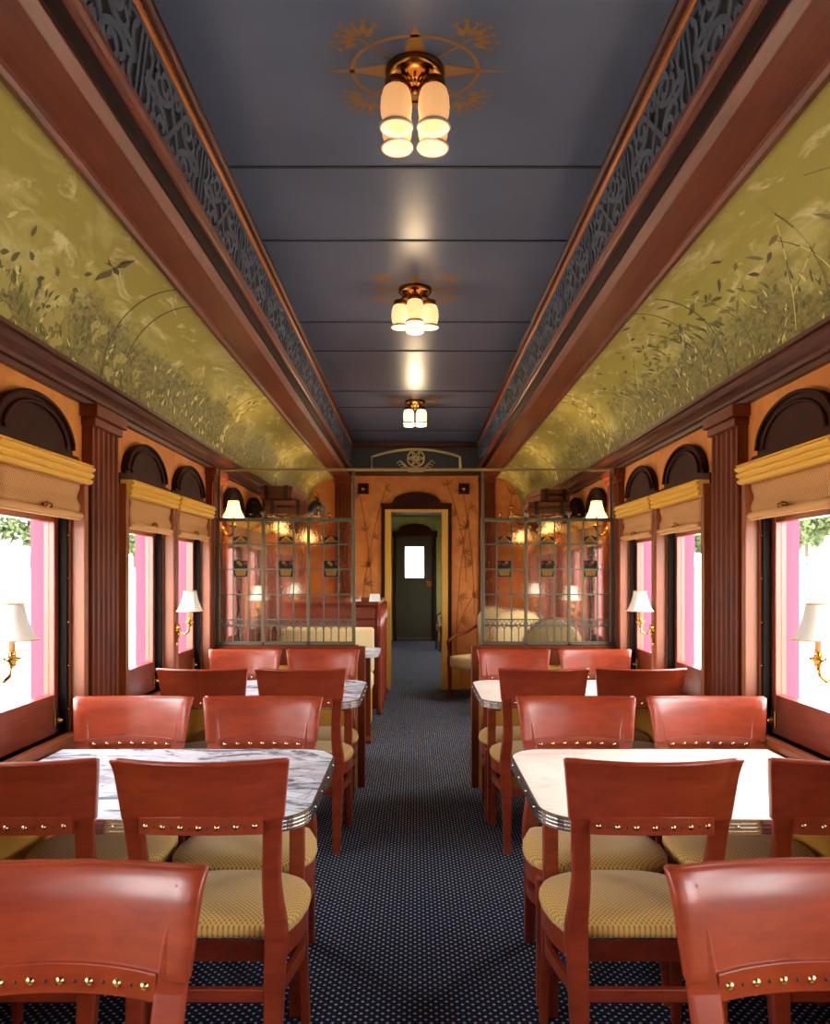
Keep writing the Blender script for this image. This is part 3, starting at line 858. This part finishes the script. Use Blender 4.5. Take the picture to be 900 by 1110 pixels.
spec = [(2.23, True, 'back to viewer', [(-.544, 'aisle seat', GN), (-1.027, 'window seat', GN), (.603, 'aisle seat', CN), (1.122, 'window seat', CN)]),
        (2.67, False, 'facing viewer across the top', [(-.576, 'aisle seat', GN), (-1.068, 'window seat', GN), (.61, 'aisle seat', CN), (1.105, 'window seat', CN)]),
        (4.11, True, 'back to viewer', [(-.568, 'aisle seat', GF), (-1.056, 'window seat', GF), (.638, 'aisle seat', CF), (1.12, 'window seat', CF)]),
        (4.535, False, 'facing viewer against the glass screen', [(-.57, 'aisle seat', GF), (-1.053, 'window seat', GF), (.611, 'aisle seat', CF), (1.115, 'window seat', CF)])]
for y, away, how, lst in spec:
    for x, seat, tb in lst:
        place_chair(x, y, away, 'cherry dining chair %s, %s of %s' % (how, seat, tb), 'chairs at ' + tb[4:])

# ------------------------------------------------------------------ tables
def make_table(s, x_in, yc, mat, label):
    r = thing('dining_table', label, 'table', (0, yc, 0), 0, 'tables along the windows')
    hy = .41; rad = .13; x_out = 1.30
    def outline(g=0.0):
        pts = [(s*(x_out), -hy-g), (s*x_out, hy+g)]
        cx = x_in+rad
        arc1 = [(cx-(rad+g)*math.sin(a), hy-rad+(rad+g)*math.cos(a)) for a in [PI/2*i/10 for i in range(11)]]
        arc2 = [(cx-(rad+g)*math.cos(a), -hy+rad-(rad+g)*math.sin(a)) for a in [PI/2*i/10 for i in range(11)]]
        return pts + [(s*a, c_) for a, c_ in arc1+arc2]
    b = MB(); b.prism(outline(), 'xy', .708, .742); b.build('tabletop', mat, r)
    # ribbed metal edge band
    b = MB(); a_, c_ = outline(.006), outline(.0)
    n = len(a_)
    zs = [.706, .713, .716, .723, .726, .733, .736, .7435]
    for i in range(1, n-0):
        j = (i+1) % n
        if i == 0: continue
        for q in range(len(zs)-1):
            e = .0 if q % 2 == 0 else -.0025
            p0, p1 = outline(.006+e)[i], outline(.006+e)[j]
            i0, i1 = c_[i], c_[j]
            b.add([(p0[0], p0[1], zs[q]), (p1[0], p1[1], zs[q]), (p1[0], p1[1], zs[q+1]), (p0[0], p0[1], zs[q+1]),
                   (i0[0], i0[1], zs[q]), (i1[0], i1[1], zs[q]), (i1[0], i1[1], zs[q+1]), (i0[0], i0[1], zs[q+1])],
                  [(0,1,2,3), (4,7,6,5), (3,2,6,7), (0,4,5,1)])
    for yy in (-.30, -.1, .1, .3): b.ball((s*(x_in-.005), yy*.8, .725), .005, 4)
    for xx in (x_in+.2, x_in+.5, x_in+.8):
        b.ball((s*xx, -hy-.005, .725), .005, 4)
    b.build('edge_band', M['chrome'], r)
    lx = x_in + .082
    b = MB(); b.box(s*(lx-.022), s*(lx+.022), -.022, .022, 0, .708); b.box(s*(lx-.03), s*(lx+.03), -.20, .20, .66, .708)
    b.build('leg', M['cherry'], r, bevel=.003)
    b = MB(); b.box(s*1.27, s*1.342, -.3, .3, .645, .693); b.box(s*1.20, s*1.30, -.2, .2, .693, .708); b.build('wall_bracket', M['mahogany_v'], r, bevel=.003)
    return r
make_table(-1, .29, 2.445, M['top_grey'], 'near metal-edged table whose top is covered in grey inked drawings')
make_table(1, .345, 2.445, M['top_cream'], 'near metal-edged table with bright cream top and faint reddish smudges')
make_table(-1, .29, 4.322, M['top_grey'], 'far metal-edged table with grey drawings, beside the glass screen')
make_table(1, .345, 4.322, M['top_cream'], 'far metal-edged table with pale cream top, beside the glass screen')

# ------------------------------------------------------------------ half-height dividers and leaded glass screens
YD = 5.085
ZB, ZTP = .926, 1.757
for s, x0, x1, side in ((-1, .372, 1.30, 'grey-inked tables'), (1, .415, 1.30, 'cream tables')):
    r = thing('half_wall', 'low yellow wood divider with dark cap rail behind the %s' % side, 'divider', (0, YD, 0), 0, 'low dividers')
    b = MB(); b.box(s*x0, s*x1, -.03, .03, .10, .80); b.box(s*x0, s*x1, -.035, .035, 0, .10); b.build('panel', M['yellow'], r)
    b = MB(); b.box(s*x0, s*x1, -.04, .04, .80, .90); b.box(s*x0, s*x1, -.048, .048, .90, .924); b.build('cap_rail', M['mahogany_v'], r, bevel=.004)
    b = MB(); b.box(s*(x0-.045), s*x0, -.045, .045, 0, .915); b.build('end_post', M['mahogany_v'], r, bevel=.004)

    r = thing('glass_screen', 'leaded glass screen of three panels standing on the divider behind the %s' % side, 'screen', (0, YD, ZB), 0, 'leaded glass screens')
    xa, xb = x0+.03, 1.292
    H = ZTP-ZB; Wd = (xb-xa)/3
    b = MB(); t_ = .011
    for x in (xa, xb): b.box(s*(x-t_), s*(x+t_), -t_, t_, 0, H)
    for z in (t_, H-t_): b.box(s*xa, s*xb, -t_, t_, z-t_, z+t_)
    for q in (1, 2): b.box(s*(xa+q*Wd-.010), s*(xa+q*Wd+.010), -t_, t_, 0, H)
    for q in (1, 2):
        b.lathe([(.006,0),(.006,.012),(.016,.022),(.019,.034),(.014,.046),(.003,.052)], (s*(xa+q*Wd), 0, H), 12)
    b.build('frame', M['lead_dark'], r, bevel=.002)
    zr = [H*(1-q) for q in (.207, .404, .602, .80)]      # came heights
    zband = H*(1-.845)
    for q in range(3):
        p0 = xa+q*Wd; cw = Wd/3
        g = thing_part = bpy.data.objects.new('panel', None); C.objects.link(g); g.parent = r
        b = MB(); b.box(s*(p0+.008), s*(p0+Wd-.008), -.002, .002, .012, H-.012)
        b.build('pane', M['hammered'], g)
        b = MB(); k_ = .0042
        for c_ in (1, 2): b.box(s*(p0+c_*cw-k_), s*(p0+c_*cw+k_), -.006, .006, .02, H-.02)
        for z in zr+[zband]: b.box(s*(p0+.008), s*(p0+Wd-.008), -.006, .006, z-k_, z+k_)
        for c_ in range(6):                                # arched little lights at the foot
            a0 = p0+c_*cw/2; w2 = cw/2
            b.box(s*(a0-.003), s*(a0+.003), -.005, .005, .02, zband-.03)
            b.tube([(s*(a0+w2/2-w2/2*math.cos(a)), 0, zband-.03+.026*math.sin(a)) for a in [PI*i/8 for i in range(9)]], .004, 5)
        for c_ in range(9):                                # zigzag band
            a0 = p0+.008+(Wd-.016)*c_/9; w2 = (Wd-.016)/9
            b.tube([(s*a0, 0, zband), (s*(a0+w2/2), 0, zr[3]), (s*(a0+w2), 0, zband)], .0035, 4)
        b.build('came', M['lead'], g)
        cx = p0+1.5*cw
        b = MB()                                           # stained leaf motif and flower basket
        z1 = zr[0]
        b.box(s*(cx-cw/2), s*(cx+cw/2), -.004, .004, z1, z1+.012, 0)
        for e in (-1, 1):
            b.prism([(s*cx, z1+.058), (s*(cx+e*cw*.5), z1+.012), (s*(cx+e*cw*.5), z1+.045)], 'xz', -.004, .004, 0)
            b.prism([(s*cx, z1+.045), (s*(cx+e*cw*.35), z1+.012), (s*cx, z1+.012)], 'xz', -.0045, .0045, 1)
        b.build('leaf_motif', [M['green_glass'], M['amber'], M['ruby_glass']], g); b = MB()
        z2 = zr[1]
        b.box(s*(cx-cw/2), s*(cx+cw/2), -.0045, .0045, z2-.048, z2+.058, 0)
        b.prism([(s*(cx-.040), z2+.0), (s*(cx+.040), z2+.0), (s*(cx+.030), z2-.042), (s*(cx-.030), z2-.042)], 'xz', -.0055, .0055, 1)
        b.box(s*(cx-cw*.42), s*(cx+cw*.42), -.004, .004, z2, z2+.012, 0)
        for i, (ax, az, mm) in enumerate(((-.028,.020,0),(.0,.034,2 if (q != 1) == (s > 0) or q == 1 else 1),(.028,.020,0),(-.014,.045,0),(.014,.045,1),(-.035,.04,2),(.036,.036,0))):
            b.lathe([(.012,-.0065),(.012,.0065)], (s*(cx+ax), 0, z2+az), 10, mm, 'y', False)
        b.build('basket_motif', [M['green_glass'], M['amber'], M['ruby_glass']], g)

# slim overhead rail linking the two screens, with an arch and rosette over the aisle
r = thing('overhead_rail', 'thin metal rail crossing above both glass screens with arched crest over aisle', 'rail', (0, YD, 0))
b = MB(); zr_ = 2.075
b.box(-1.292, 1.292, -.008, .008, zr_-.008, zr_+.008); b.build('crossbar', M['rail_gilt'], r)
for x in (-1.285, -.402, .445, 1.285):
    b = MB(); b.box(x-.008, x+.008, -.008, .008, ZTP, zr_-.008); b.build('post', M['lead_dark'], r)
b = MB(); x0, x1 = -.284, .296; xm2 = (x0+x1)/2; hw = (x1-x0)/2
arc = [(x0, 0, zr_), (x0, 0, zr_+.085)] + [(xm2+hw*(-1+2*i/20), 0, zr_+.085+.05*(1-(-1+2*i/20)**2)) for i in range(1, 20)] + [(x1, 0, zr_+.085), (x1, 0, zr_)]
b.tube(arc, .009, 6); b.build('arch', M['rail_gilt'], r)
b = MB()
for k in range(6):
    a = k*PI/3+PI/6; cx, cz = xm2+.032*math.cos(a), zr_+.075+.032*math.sin(a)
    b.tube([(cx+.024*math.cos(q), 0, cz+.024*math.sin(q)) for q in [2*PI*i/14 for i in range(14)]], .0045, 5, 0, True)
b.tube([(xm2+.055*math.cos(q), 0, zr_+.075+.055*math.sin(q)) for q in [2*PI*i/20 for i in range(20)]], .005, 5, 0, True)
for e in (-1, 1):
    for k in range(3): b.tube([(xm2+e*.05, 0, zr_+.012), (xm2+e*(.08+.012*k), 0, zr_+.02+.02*k), (xm2+e*(.10+.012*k), 0, zr_+.012+.015*k)], .004, 5)
b.box(xm2-.05, xm2+.05, -.01, .01, zr_-.014, zr_+.014)
b.build('rosette', M['rail_gilt'], r)

# ------------------------------------------------------------------ wall sconces
def make_sconce(s, lit):
    """origin on the wall post face, shade about .1 out into the room"""
    r = thing('wall_sconce', 'x', 'wall lamp')
    d = -s
    b = MB(); b.lathe([(.001, 0), (.026, 0), (.028, d*.006), (.018, d*.012), (.012, d*.02), (.001, d*.022)], (0, 0, -.14), 16, axis='x')
    b.lathe([(.001, d*.0), (.016, d*.0), (.016, d*.006), (.001, d*.01)], (0, 0, -.23), 12, axis='x')
    b.tube([(d*.008, 0, -.22), (d*.012, 0, -.18), (d*.01, 0, -.14)], .007, 8)
    b.build('backplate', M['brass'], r)
    b = MB(); b.tube([(d*.012, 0, -.14), (d*.024, 0, -.168), (d*.05, 0, -.178), (d*.068, 0, -.162), (d*.074, 0, -.13)], .0065, 8)
    b.lathe([(.006,-.135),(.012,-.128),(.010,-.12),(.024,-.112),(.026,-.106),(.012,-.102),(.012,-.09),(.014,-.085)], (d*.075, 0, 0), 16)
    b.build('arm', M['brass'], r)
    b = MB(); b.lathe([(.0095,-.09),(.0095,.0)], (d*.075, 0, 0), 12); b.build('candle_tube', M['candle'], r)
    b = MB(); n = 8
    prof = [(.074,-.052),(.062,-.034),(.050,-.008),(.042,.02),(.036,.05),(.034,.06)]
    pi_ = [(rr-.003, h) for rr, h in prof[::-1]]
    b.lathe(prof+pi_, (d*.075, 0, 0), 24, cap=False)
    b.build('lamp_shade', M['lit_shade'] if lit else M['shade_white'], r)
    b = MB()
    for rr, h in ((.0745, -.051), (.0345, .059)): b.tube([(d*.075+rr*math.cos(a), rr*math.sin(a), h) for a in [2*PI*i/24 for i in range(24)]], .002, 5, 0, True)
    b.build('trim_band', M['candle'], r)
    return r
side_word = {-1: 'grey-inked', 1: 'cream'}
for s in (-1, 1):
    p = make_sconce(s, False); p['group'] = 'white candle sconces between windows'
    for i, y in enumerate(MIDS[2:]):
        o = p if i == 0 else copy_tree(p)
        o.location = (s*1.305, y, 1.238)
        o['label'] = ['white-shaded brass sconce cut by the picture edge near the near %s table', 'white-shaded brass sconce between windows above the far %s table',
                      'white-shaded sconce seen through the glass screen behind the far %s table', 'white-shaded sconce between the two windows nearest the partition, beyond far %s table'][i] % side_word[s]
    p = make_sconce(s, True); p['group'] = 'lit sconces on the pilasters'
    for i, y in enumerate(PIL[4:]):
        o = p if i == 0 else copy_tree(p)
        o.location = (s*1.30, y+(.06 if i == 0 else 0), 1.825)
        o['label'] = ['lit amber sconce rising just above the glass screen behind far %s table', 'lit amber sconce behind the glass screen, middle pilaster beyond far %s table',
                      'lit amber sconce beside the partition, farthest on the %s table side'][i] % side_word[s]

# ------------------------------------------------------------------ luggage racks and luggage
def rack(s, lab):
    r = thing('luggage_rack', lab, 'luggage rack', (s*1.36, 6.4875, 1.86), 0, 'brass luggage racks')
    b = MB(); d = -s
    for x in (.06, .16, .26, .36, .46, .58): b.tube([(d*x, -.42, 0), (d*x, .42, 0)], .008, 8)
    b.build('rail', M['old_brass'], r)
    for y in (-.3775, .3775):
        b = MB(); b.tube([(0, y, -.13), (d*.04, y, -.13), (d*.2, y, -.05), (d*.59, y, -.008)], .009, 8); b.tube([(0, y, -.010), (d*.60, y, -.010)], .007, 8); b.tube([(d*.60, y, -.01), (d*.60, y, .05)], .008, 8); b.ball((d*.60, y, .06), .016, 6)
        b.build('bracket', M['old_brass'], r)
rack(-1, 'brass overhead luggage rack holding two suitcases and a dark bag'); rack(1, 'brass overhead luggage rack holding two brown suitcases only')
def suitcase(loc, sz, rz, mat, lab):
    x, y, z = sz; r = thing('suitcase', lab, 'suitcase', loc, rz, 'old suitcases on the racks')
    b = MB(); b.box(-x/2, x/2, -y/2, y/2, 0, z*.58); b.build('body', mat, r, bevel=.012, bseg=3)
    b = MB(); b.box(-x/2, x/2, -y/2, y/2, z*.6, z); b.build('lid', mat, r, bevel=.012, bseg=3)
    b = MB()
    for q in (-.3, .3): b.box(q*x-.015, q*x+.015, -y/2-.004, y/2+.004, -.001, z+.004)
    b.build('strap', M['leather_dark'], r)
    b = MB(); b.tube([(-.06, -y/2-.004, z*.5), (-.05, -y/2-.035, z*.5), (.05, -y/2-.035, z*.5), (.06, -y/2-.004, z*.5)], .008, 8); b.build('handle', M['leather_dark'], r)
suitcase((-1.06, 6.5, 1.871), (.34, .56, .115), .06, M['leather'], 'brown leather suitcase lying under another on the overhead rack')
suitcase((-1.10, 6.5, 1.993), (.27, .5, .11), -.08, M['leather'], 'smaller brown suitcase stacked on top, beside the dark bag')
suitcase((1.09, 6.5, 1.871), (.34, .56, .10), -.05, M['leather'], 'brown suitcase at the bottom, on the rack without the dark bag')
suitcase((1.11, 6.5, 1.978), (.25, .46, .10), .12, M['leather'], 'smaller brown suitcase on top, on the rack without the dark bag')
r = thing('travel_bag', 'dark rounded travel bag beside the stacked suitcases', 'bag', (-.815, 6.42, 1.87))
b = MB(); b.lathe([(.001,-.13),(.05,-.13),(.06,-.10),(.066,0),(.06,.10),(.05,.13),(.001,.13)], (0, .05, .068), 16, axis='y'); b.build('body', M['leather_dark'], r)
b = MB(); b.tube([(0, 0, .12), (0, .0, .16), (0, .1, .16), (0, .1, .12)], .007, 8); b.build('handle', M['leather_dark'], r)

# ------------------------------------------------------------------ furniture beyond the screens
r = thing('lounge_table', 'small marble-topped table beyond the glass screen before the cream bench', 'table', (-.80, 6.55, 0))
b = MB(); pts = [(-.5, -.3), (-.5, .3)] + [(.5-.1+.1*math.sin(a), .3-.1+.1*math.cos(a)) for a in [PI/2*i/8 for i in range(9)]] + [(.5-.1+.1*math.cos(a), -.3+.1-.1*math.sin(a)) for a in [PI/2*i/8 for i in range(9)]]
b.prism(pts, 'xy', .715, .745); b.build('tabletop', M['top_grey'], r)
for x, y in ((.40, 0), (-.40, 0)):
    b = MB(); b.box(x-.025, x+.025, y-.025, y+.025, .03, .715); b.box(x-.04, x+.04, -.2, .2, 0, .03); b.build('leg', M['mahogany_v'], r, bevel=.003)
def bench(y, flip, lab):
    r = thing('bench_seat', lab, 'bench', (-.83, y, 0), PI if flip else 0, 'cream benches beyond the screen')
    s_ = -1 if flip else 1
    b = MB(); b.box(-.44, .44, -.25, .20, .33, .47); b.build('seat', M['cream_uph'], r, bevel=.03, bseg=3)
    b = MB(); b.box(-.44, .44, .17, .28, .46, .885); b.build('backrest', M['cream_uph'], r, bevel=.03, bseg=3)
    b = MB(); b.box(-.42, .42, -.22, .26, .0, .33); b.build('base', M['yellow'], r, bevel=.004)
bench(7.15, False, 'cream upholstered bench beyond the screen, facing viewer before the sideboard')
bench(5.62, True, 'cream upholstered bench directly behind the glass screen, back to viewer')
r = thing('sideboard', 'tall red-brown wooden sideboard with drawers beside the doorway', 'sideboard', (-.83, 8.35, 0))
b = MB(); b.box(-.47, .47, -.70, .75, .06, .82); b.build('body', M['mahogany_v'], r, bevel=.004)
b = MB(); b.box(-.47, .47, -.72, .77, 1.08, 1.12); b.build('top', M['mahogany_v'], r, bevel=.006)
b = MB(); b.box(-.46, .46, -.68, .75, .82, 1.08); b.build('drawer_case', M['mahogany_v'], r)
for z0 in (.835, .955):
    b = MB(); b.box(-.43, .43, -.70, -.68, z0, z0+.105); dr = b.build('drawer', M['sash'], r, bevel=.004)
    for x in (-.2, .2): b = MB(); b.ball((x, -.715, z0+.05), .014, 6); b.build('knob', M['brass'], dr)
for y in (-.66, -.2, .25, .70):
    b = MB(); b.lathe([(.03,0),(.03,.06),(.022,.10),(.026,.45),(.022,.8),(.03,.84),(.03,1.08)], (.475, y, 0), 12); b.build('column', M['cherry'], r)
r = thing('paper_card', 'white folded card standing at the sideboard corner', 'card', (-.40, 7.72, 1.12), .5)
b = MB(); b.prism([(-.03, 0), (.03, 0), (.004, .075), (-.004, .075)], 'yz', -.05, .05); b.build('sheet', M['paper'], r)
r = thing('napkin', 'white crumpled napkin on the sideboard top', 'napkin', (-.60, 7.75, 1.12))
b = MB()
for i in range(6): b.prism([(-.06+.02*i, 0), (-.04+.02*i, 0), (-.045+.02*i, .03+.012*(i % 3))], 'xz', -.04, .04)
b.build('cloth', M['paper'], r)
def armchair(loc, rz, mat, lab, round_back=False):
    r = thing('armchair', lab, 'armchair', loc, rz, 'armchairs beyond the screens')
    b = MB(); b.box(-.25, .25, -.24, .24, .33, .47); b.build('seat', mat, r, bevel=.04, bseg=3)
    b = MB()
    if round_back:
        pts = [(.235*math.cos(a), .80+.26*math.sin(a)) for a in [2*PI*i/28 for i in range(28)]]
    else:
        pts = [(-.24, .46), (.24, .46), (.25, .9), (.16, .99), (0, 1.02), (-.16, .99), (-.25, .9)]
    b.prism(pts, 'xz', -.30, -.22); b.build('backrest', mat, r, bevel=.02, bseg=3)
    b = MB(); b.tube([(x, -.26, z) for x, z in pts], .016, 8, 0, True); b.build('back_frame', M['mahogany_v'], r)
    for e in (-1, 1):
        b = MB(); b.tube([(e*.26, -.27, .80), (e*.28, -.1, .72), (e*.29, .12, .68), (e*.28, .22, .62), (e*.27, .20, .46)], .018, 8); b.build('arm', M['mahogany_v'], r)
        for y in (-.24, .22):
            b = MB(); b.bar([(e*.23, y*1.1, 0, .03, .03), (e*.24, y, .2, .04, .04), (e*.25, y, .46, .045, .045)]); b.build('leg', M['mahogany_v'], r)
armchair((.72, 8.75, 0), 2.3, M['cream_uph'], 'cream armchair with dark curved arm, beside the doorway plinth')
armchair((1.0, 7.75, 0), 2.9, M['cream_uph'], 'cream square-backed armchair behind the glass screen, in front of the doorway armchair')
armchair((.98, 6.0, 0), .15, M['olive_uph'], 'olive oval-backed armchair close behind the glass screen', True)
armchair((.66, 14.3, 0), 1.7, M['rose_uph'], 'rose grey armchair in the green room beyond the doorway')

# ------------------------------------------------------------------ outside: pale ground, trees
t = NT('pale_ground'); v = t.coord('Object')
t.link(t.mix(t.ramp(t.noise(v, .25, 4, .6), .35, .65), lin(232, 222, 196), lin(214, 204, 168)), t.b.inputs['Base Color'])
t.b.inputs['Roughness'].default_value = 1.0; M['ground'] = t.mat
b = MB()
for s in (-1, 1):
    prof = [(1.6, -1.25), (7, -1.25), (14, -.75), (26, 1.2), (34, 2.3), (70, 2.8)]
    n = 16
    vs = []; 
    for x, z in prof:
        for i in range(n+1):
            y = -30+170*i/n; vs.append((s*x, y, z+(.25*math.sin(y*.35+x) if x > 10 else 0)))
    b.add(vs, [(a*(n+1)+i, a*(n+1)+i+1, (a+1)*(n+1)+i+1, (a+1)*(n+1)+i) for a in range(len(prof)-1) for i in range(n)], 0, True)
b.add([(-60, 17, -1.26), (60, 17, -1.26), (60, 140, -1.26), (-60, 140, -1.26), (-1.65, -30, -1.26), (1.65, -30, -1.26), (1.65, 18, -1.26), (-1.65, 18, -1.26)], [(0,1,2,3), (4,5,6,7)])
struct(b.build('ground', M['ground'], recalc=False))
t = NT('leaf_green'); v = t.coord('Object')
t.link(t.mix(t.ramp(t.noise(v, 1.1, 3, .6), .35, .65), lin(52, 68, 40), lin(84, 96, 60)), t.b.inputs['Base Color'])
t.b.inputs['Roughness'].default_value = .9; M['tree_leaf'] = t.mat
M['bark'] = plain('bark', lin(70, 58, 48), .9)
def make_tree(seed):
    R = random.Random(seed); r = thing('tree', 'x', 'tree', group='trees beyond the windows')
    b = MB(); b.tube([(0,0,-.3),(.05,.02,1.5),(.0,.1,3.2),(.1,.0,5.2)], [.22,.17,.13,.05], 8)
    for k in range(5):
        a = R.uniform(0, 6.28); z = R.uniform(1.8, 3.6); b.tube([(0, 0, z), (math.cos(a)*.9, math.sin(a)*.9, z+.9), (math.cos(a)*1.5, math.sin(a)*1.5, z+1.7)], [.07, .05, .02], 6)
    b.build('trunk', M['bark'], r)
    b = MB()
    cl = [(R.gauss(0, 1.0), R.gauss(0, 1.0), R.uniform(2.2, 6.0), R.uniform(.7, 1.2)) for _ in range(11)]
    for q in range(2600):
        cx, cy, cz, rad = R.choice(cl); d = Vector((R.gauss(0, 1), R.gauss(0, 1), R.gauss(0, .8))).normalized()*rad*R.random()**.4
        p = Vector((cx, cy, cz))+d; u = Vector((R.gauss(0, 1), R.gauss(0, 1), R.gauss(0, 1))).normalized(); w_ = u.orthogonal().normalized(); L = R.uniform(.26, .42)
        b.add([p-u*L, p+w_*L*.5, p+u*L, p-w_*L*.5], [(0,1,2,3)])
    b.build('foliage', M['tree_leaf'], r, recalc=False)
    return r
tp = [make_tree(1), make_tree(2)]; first = [True, True]
spots = []
R = random.Random(3)
for s in (-1, 1):
    for i in range(11):
        spots.append((s*R.uniform(31, 35), 48+i*7.2+R.uniform(-.6, .6), 2.2, R.uniform(.95, 1.2)))
for i, (x, y, z, sc) in enumerate(spots):
    k = i % 2
    o = tp[k] if first[k] else copy_tree(tp[k]); first[k] = False
    o.location = (x, y, z-.2); o.rotation_euler = (0, 0, R.uniform(0, 6.28)); o.scale = (sc,)*3
    o['label'] = 'pale sunlit leafy tree beyond the %s windows' % ('grey-inked table' if x < 0 else 'cream table'); o['group'] = 'trees beyond the %s windows' % ('grey-inked table' if x < 0 else 'cream table')

# ------------------------------------------------------------------ light
W = bpy.data.worlds.new('sky'); S.world = W; W.use_nodes = True
bg = W.node_tree.nodes['Background']; bg.inputs[0].default_value = (1.0, .985, .965, 1); bg.inputs[1].default_value = 22.0
for s in (-1, 1):
    L = bpy.data.lights.new('window_portal', 'AREA'); L.shape = 'RECTANGLE'; L.size = 19.6; L.size_y = 1.1; L.cycles.is_portal = True
    o = bpy.data.objects.new('window_portal', L); C.objects.link(o); o.location = (s*1.56, 6.4, 1.2)
    o.rotation_euler = Matrix(((0, 0, s), (1, 0, 0), (0, s, 0))).to_euler() if False else (PI/2, 0, (PI/2 if s > 0 else -PI/2))
def bulb(name, loc, w, col, rad=.05):
    L = bpy.data.lights.new(name, 'POINT'); L.energy = w; L.color = col; L.shadow_soft_size = rad
    o = bpy.data.objects.new(name, L); C.objects.link(o); o.location = loc
for y, w_ in ((2.46, 2), (4.34, 7), (7.15, 15)):
    bulb('ceiling_lamp_light', (0, y, 2.68), w_, (1, .72, .42))
for s in (-1, 1):
    for y in (5.17, 7.05, 8.92): bulb('sconce_light', (s*1.225, y+(.06 if y == 5.17 else 0), 1.835), 17.0, (1, .66, .32), .02)

# ------------------------------------------------------------------ camera
cam = bpy.data.cameras.new('camera'); co = bpy.data.objects.new('camera', cam); C.objects.link(co)
cam.sensor_fit = 'HORIZONTAL'; cam.sensor_width = 36; cam.lens = 36*F/900
cam.shift_y = 68/900; cam.clip_start = .02; cam.clip_end = 300
co.location = (0, 0, EYE); co.rotation_euler = (PI/2, 0, 0)
cam.dof.use_dof = True; cam.dof.focus_distance = 2.9; cam.dof.aperture_fstop = 8.0
S.camera = co
S.view_settings.view_transform = 'Standard'; S.view_settings.look = 'None'; S.view_settings.gamma = 1.0
S.view_settings.use_curve_mapping = False; S.view_settings.exposure = -.22
S.cycles.max_bounces = 12; S.cycles.transparent_max_bounces = 16; S.cycles.sample_clamp_indirect = 6
S.cycles.use_denoising = True
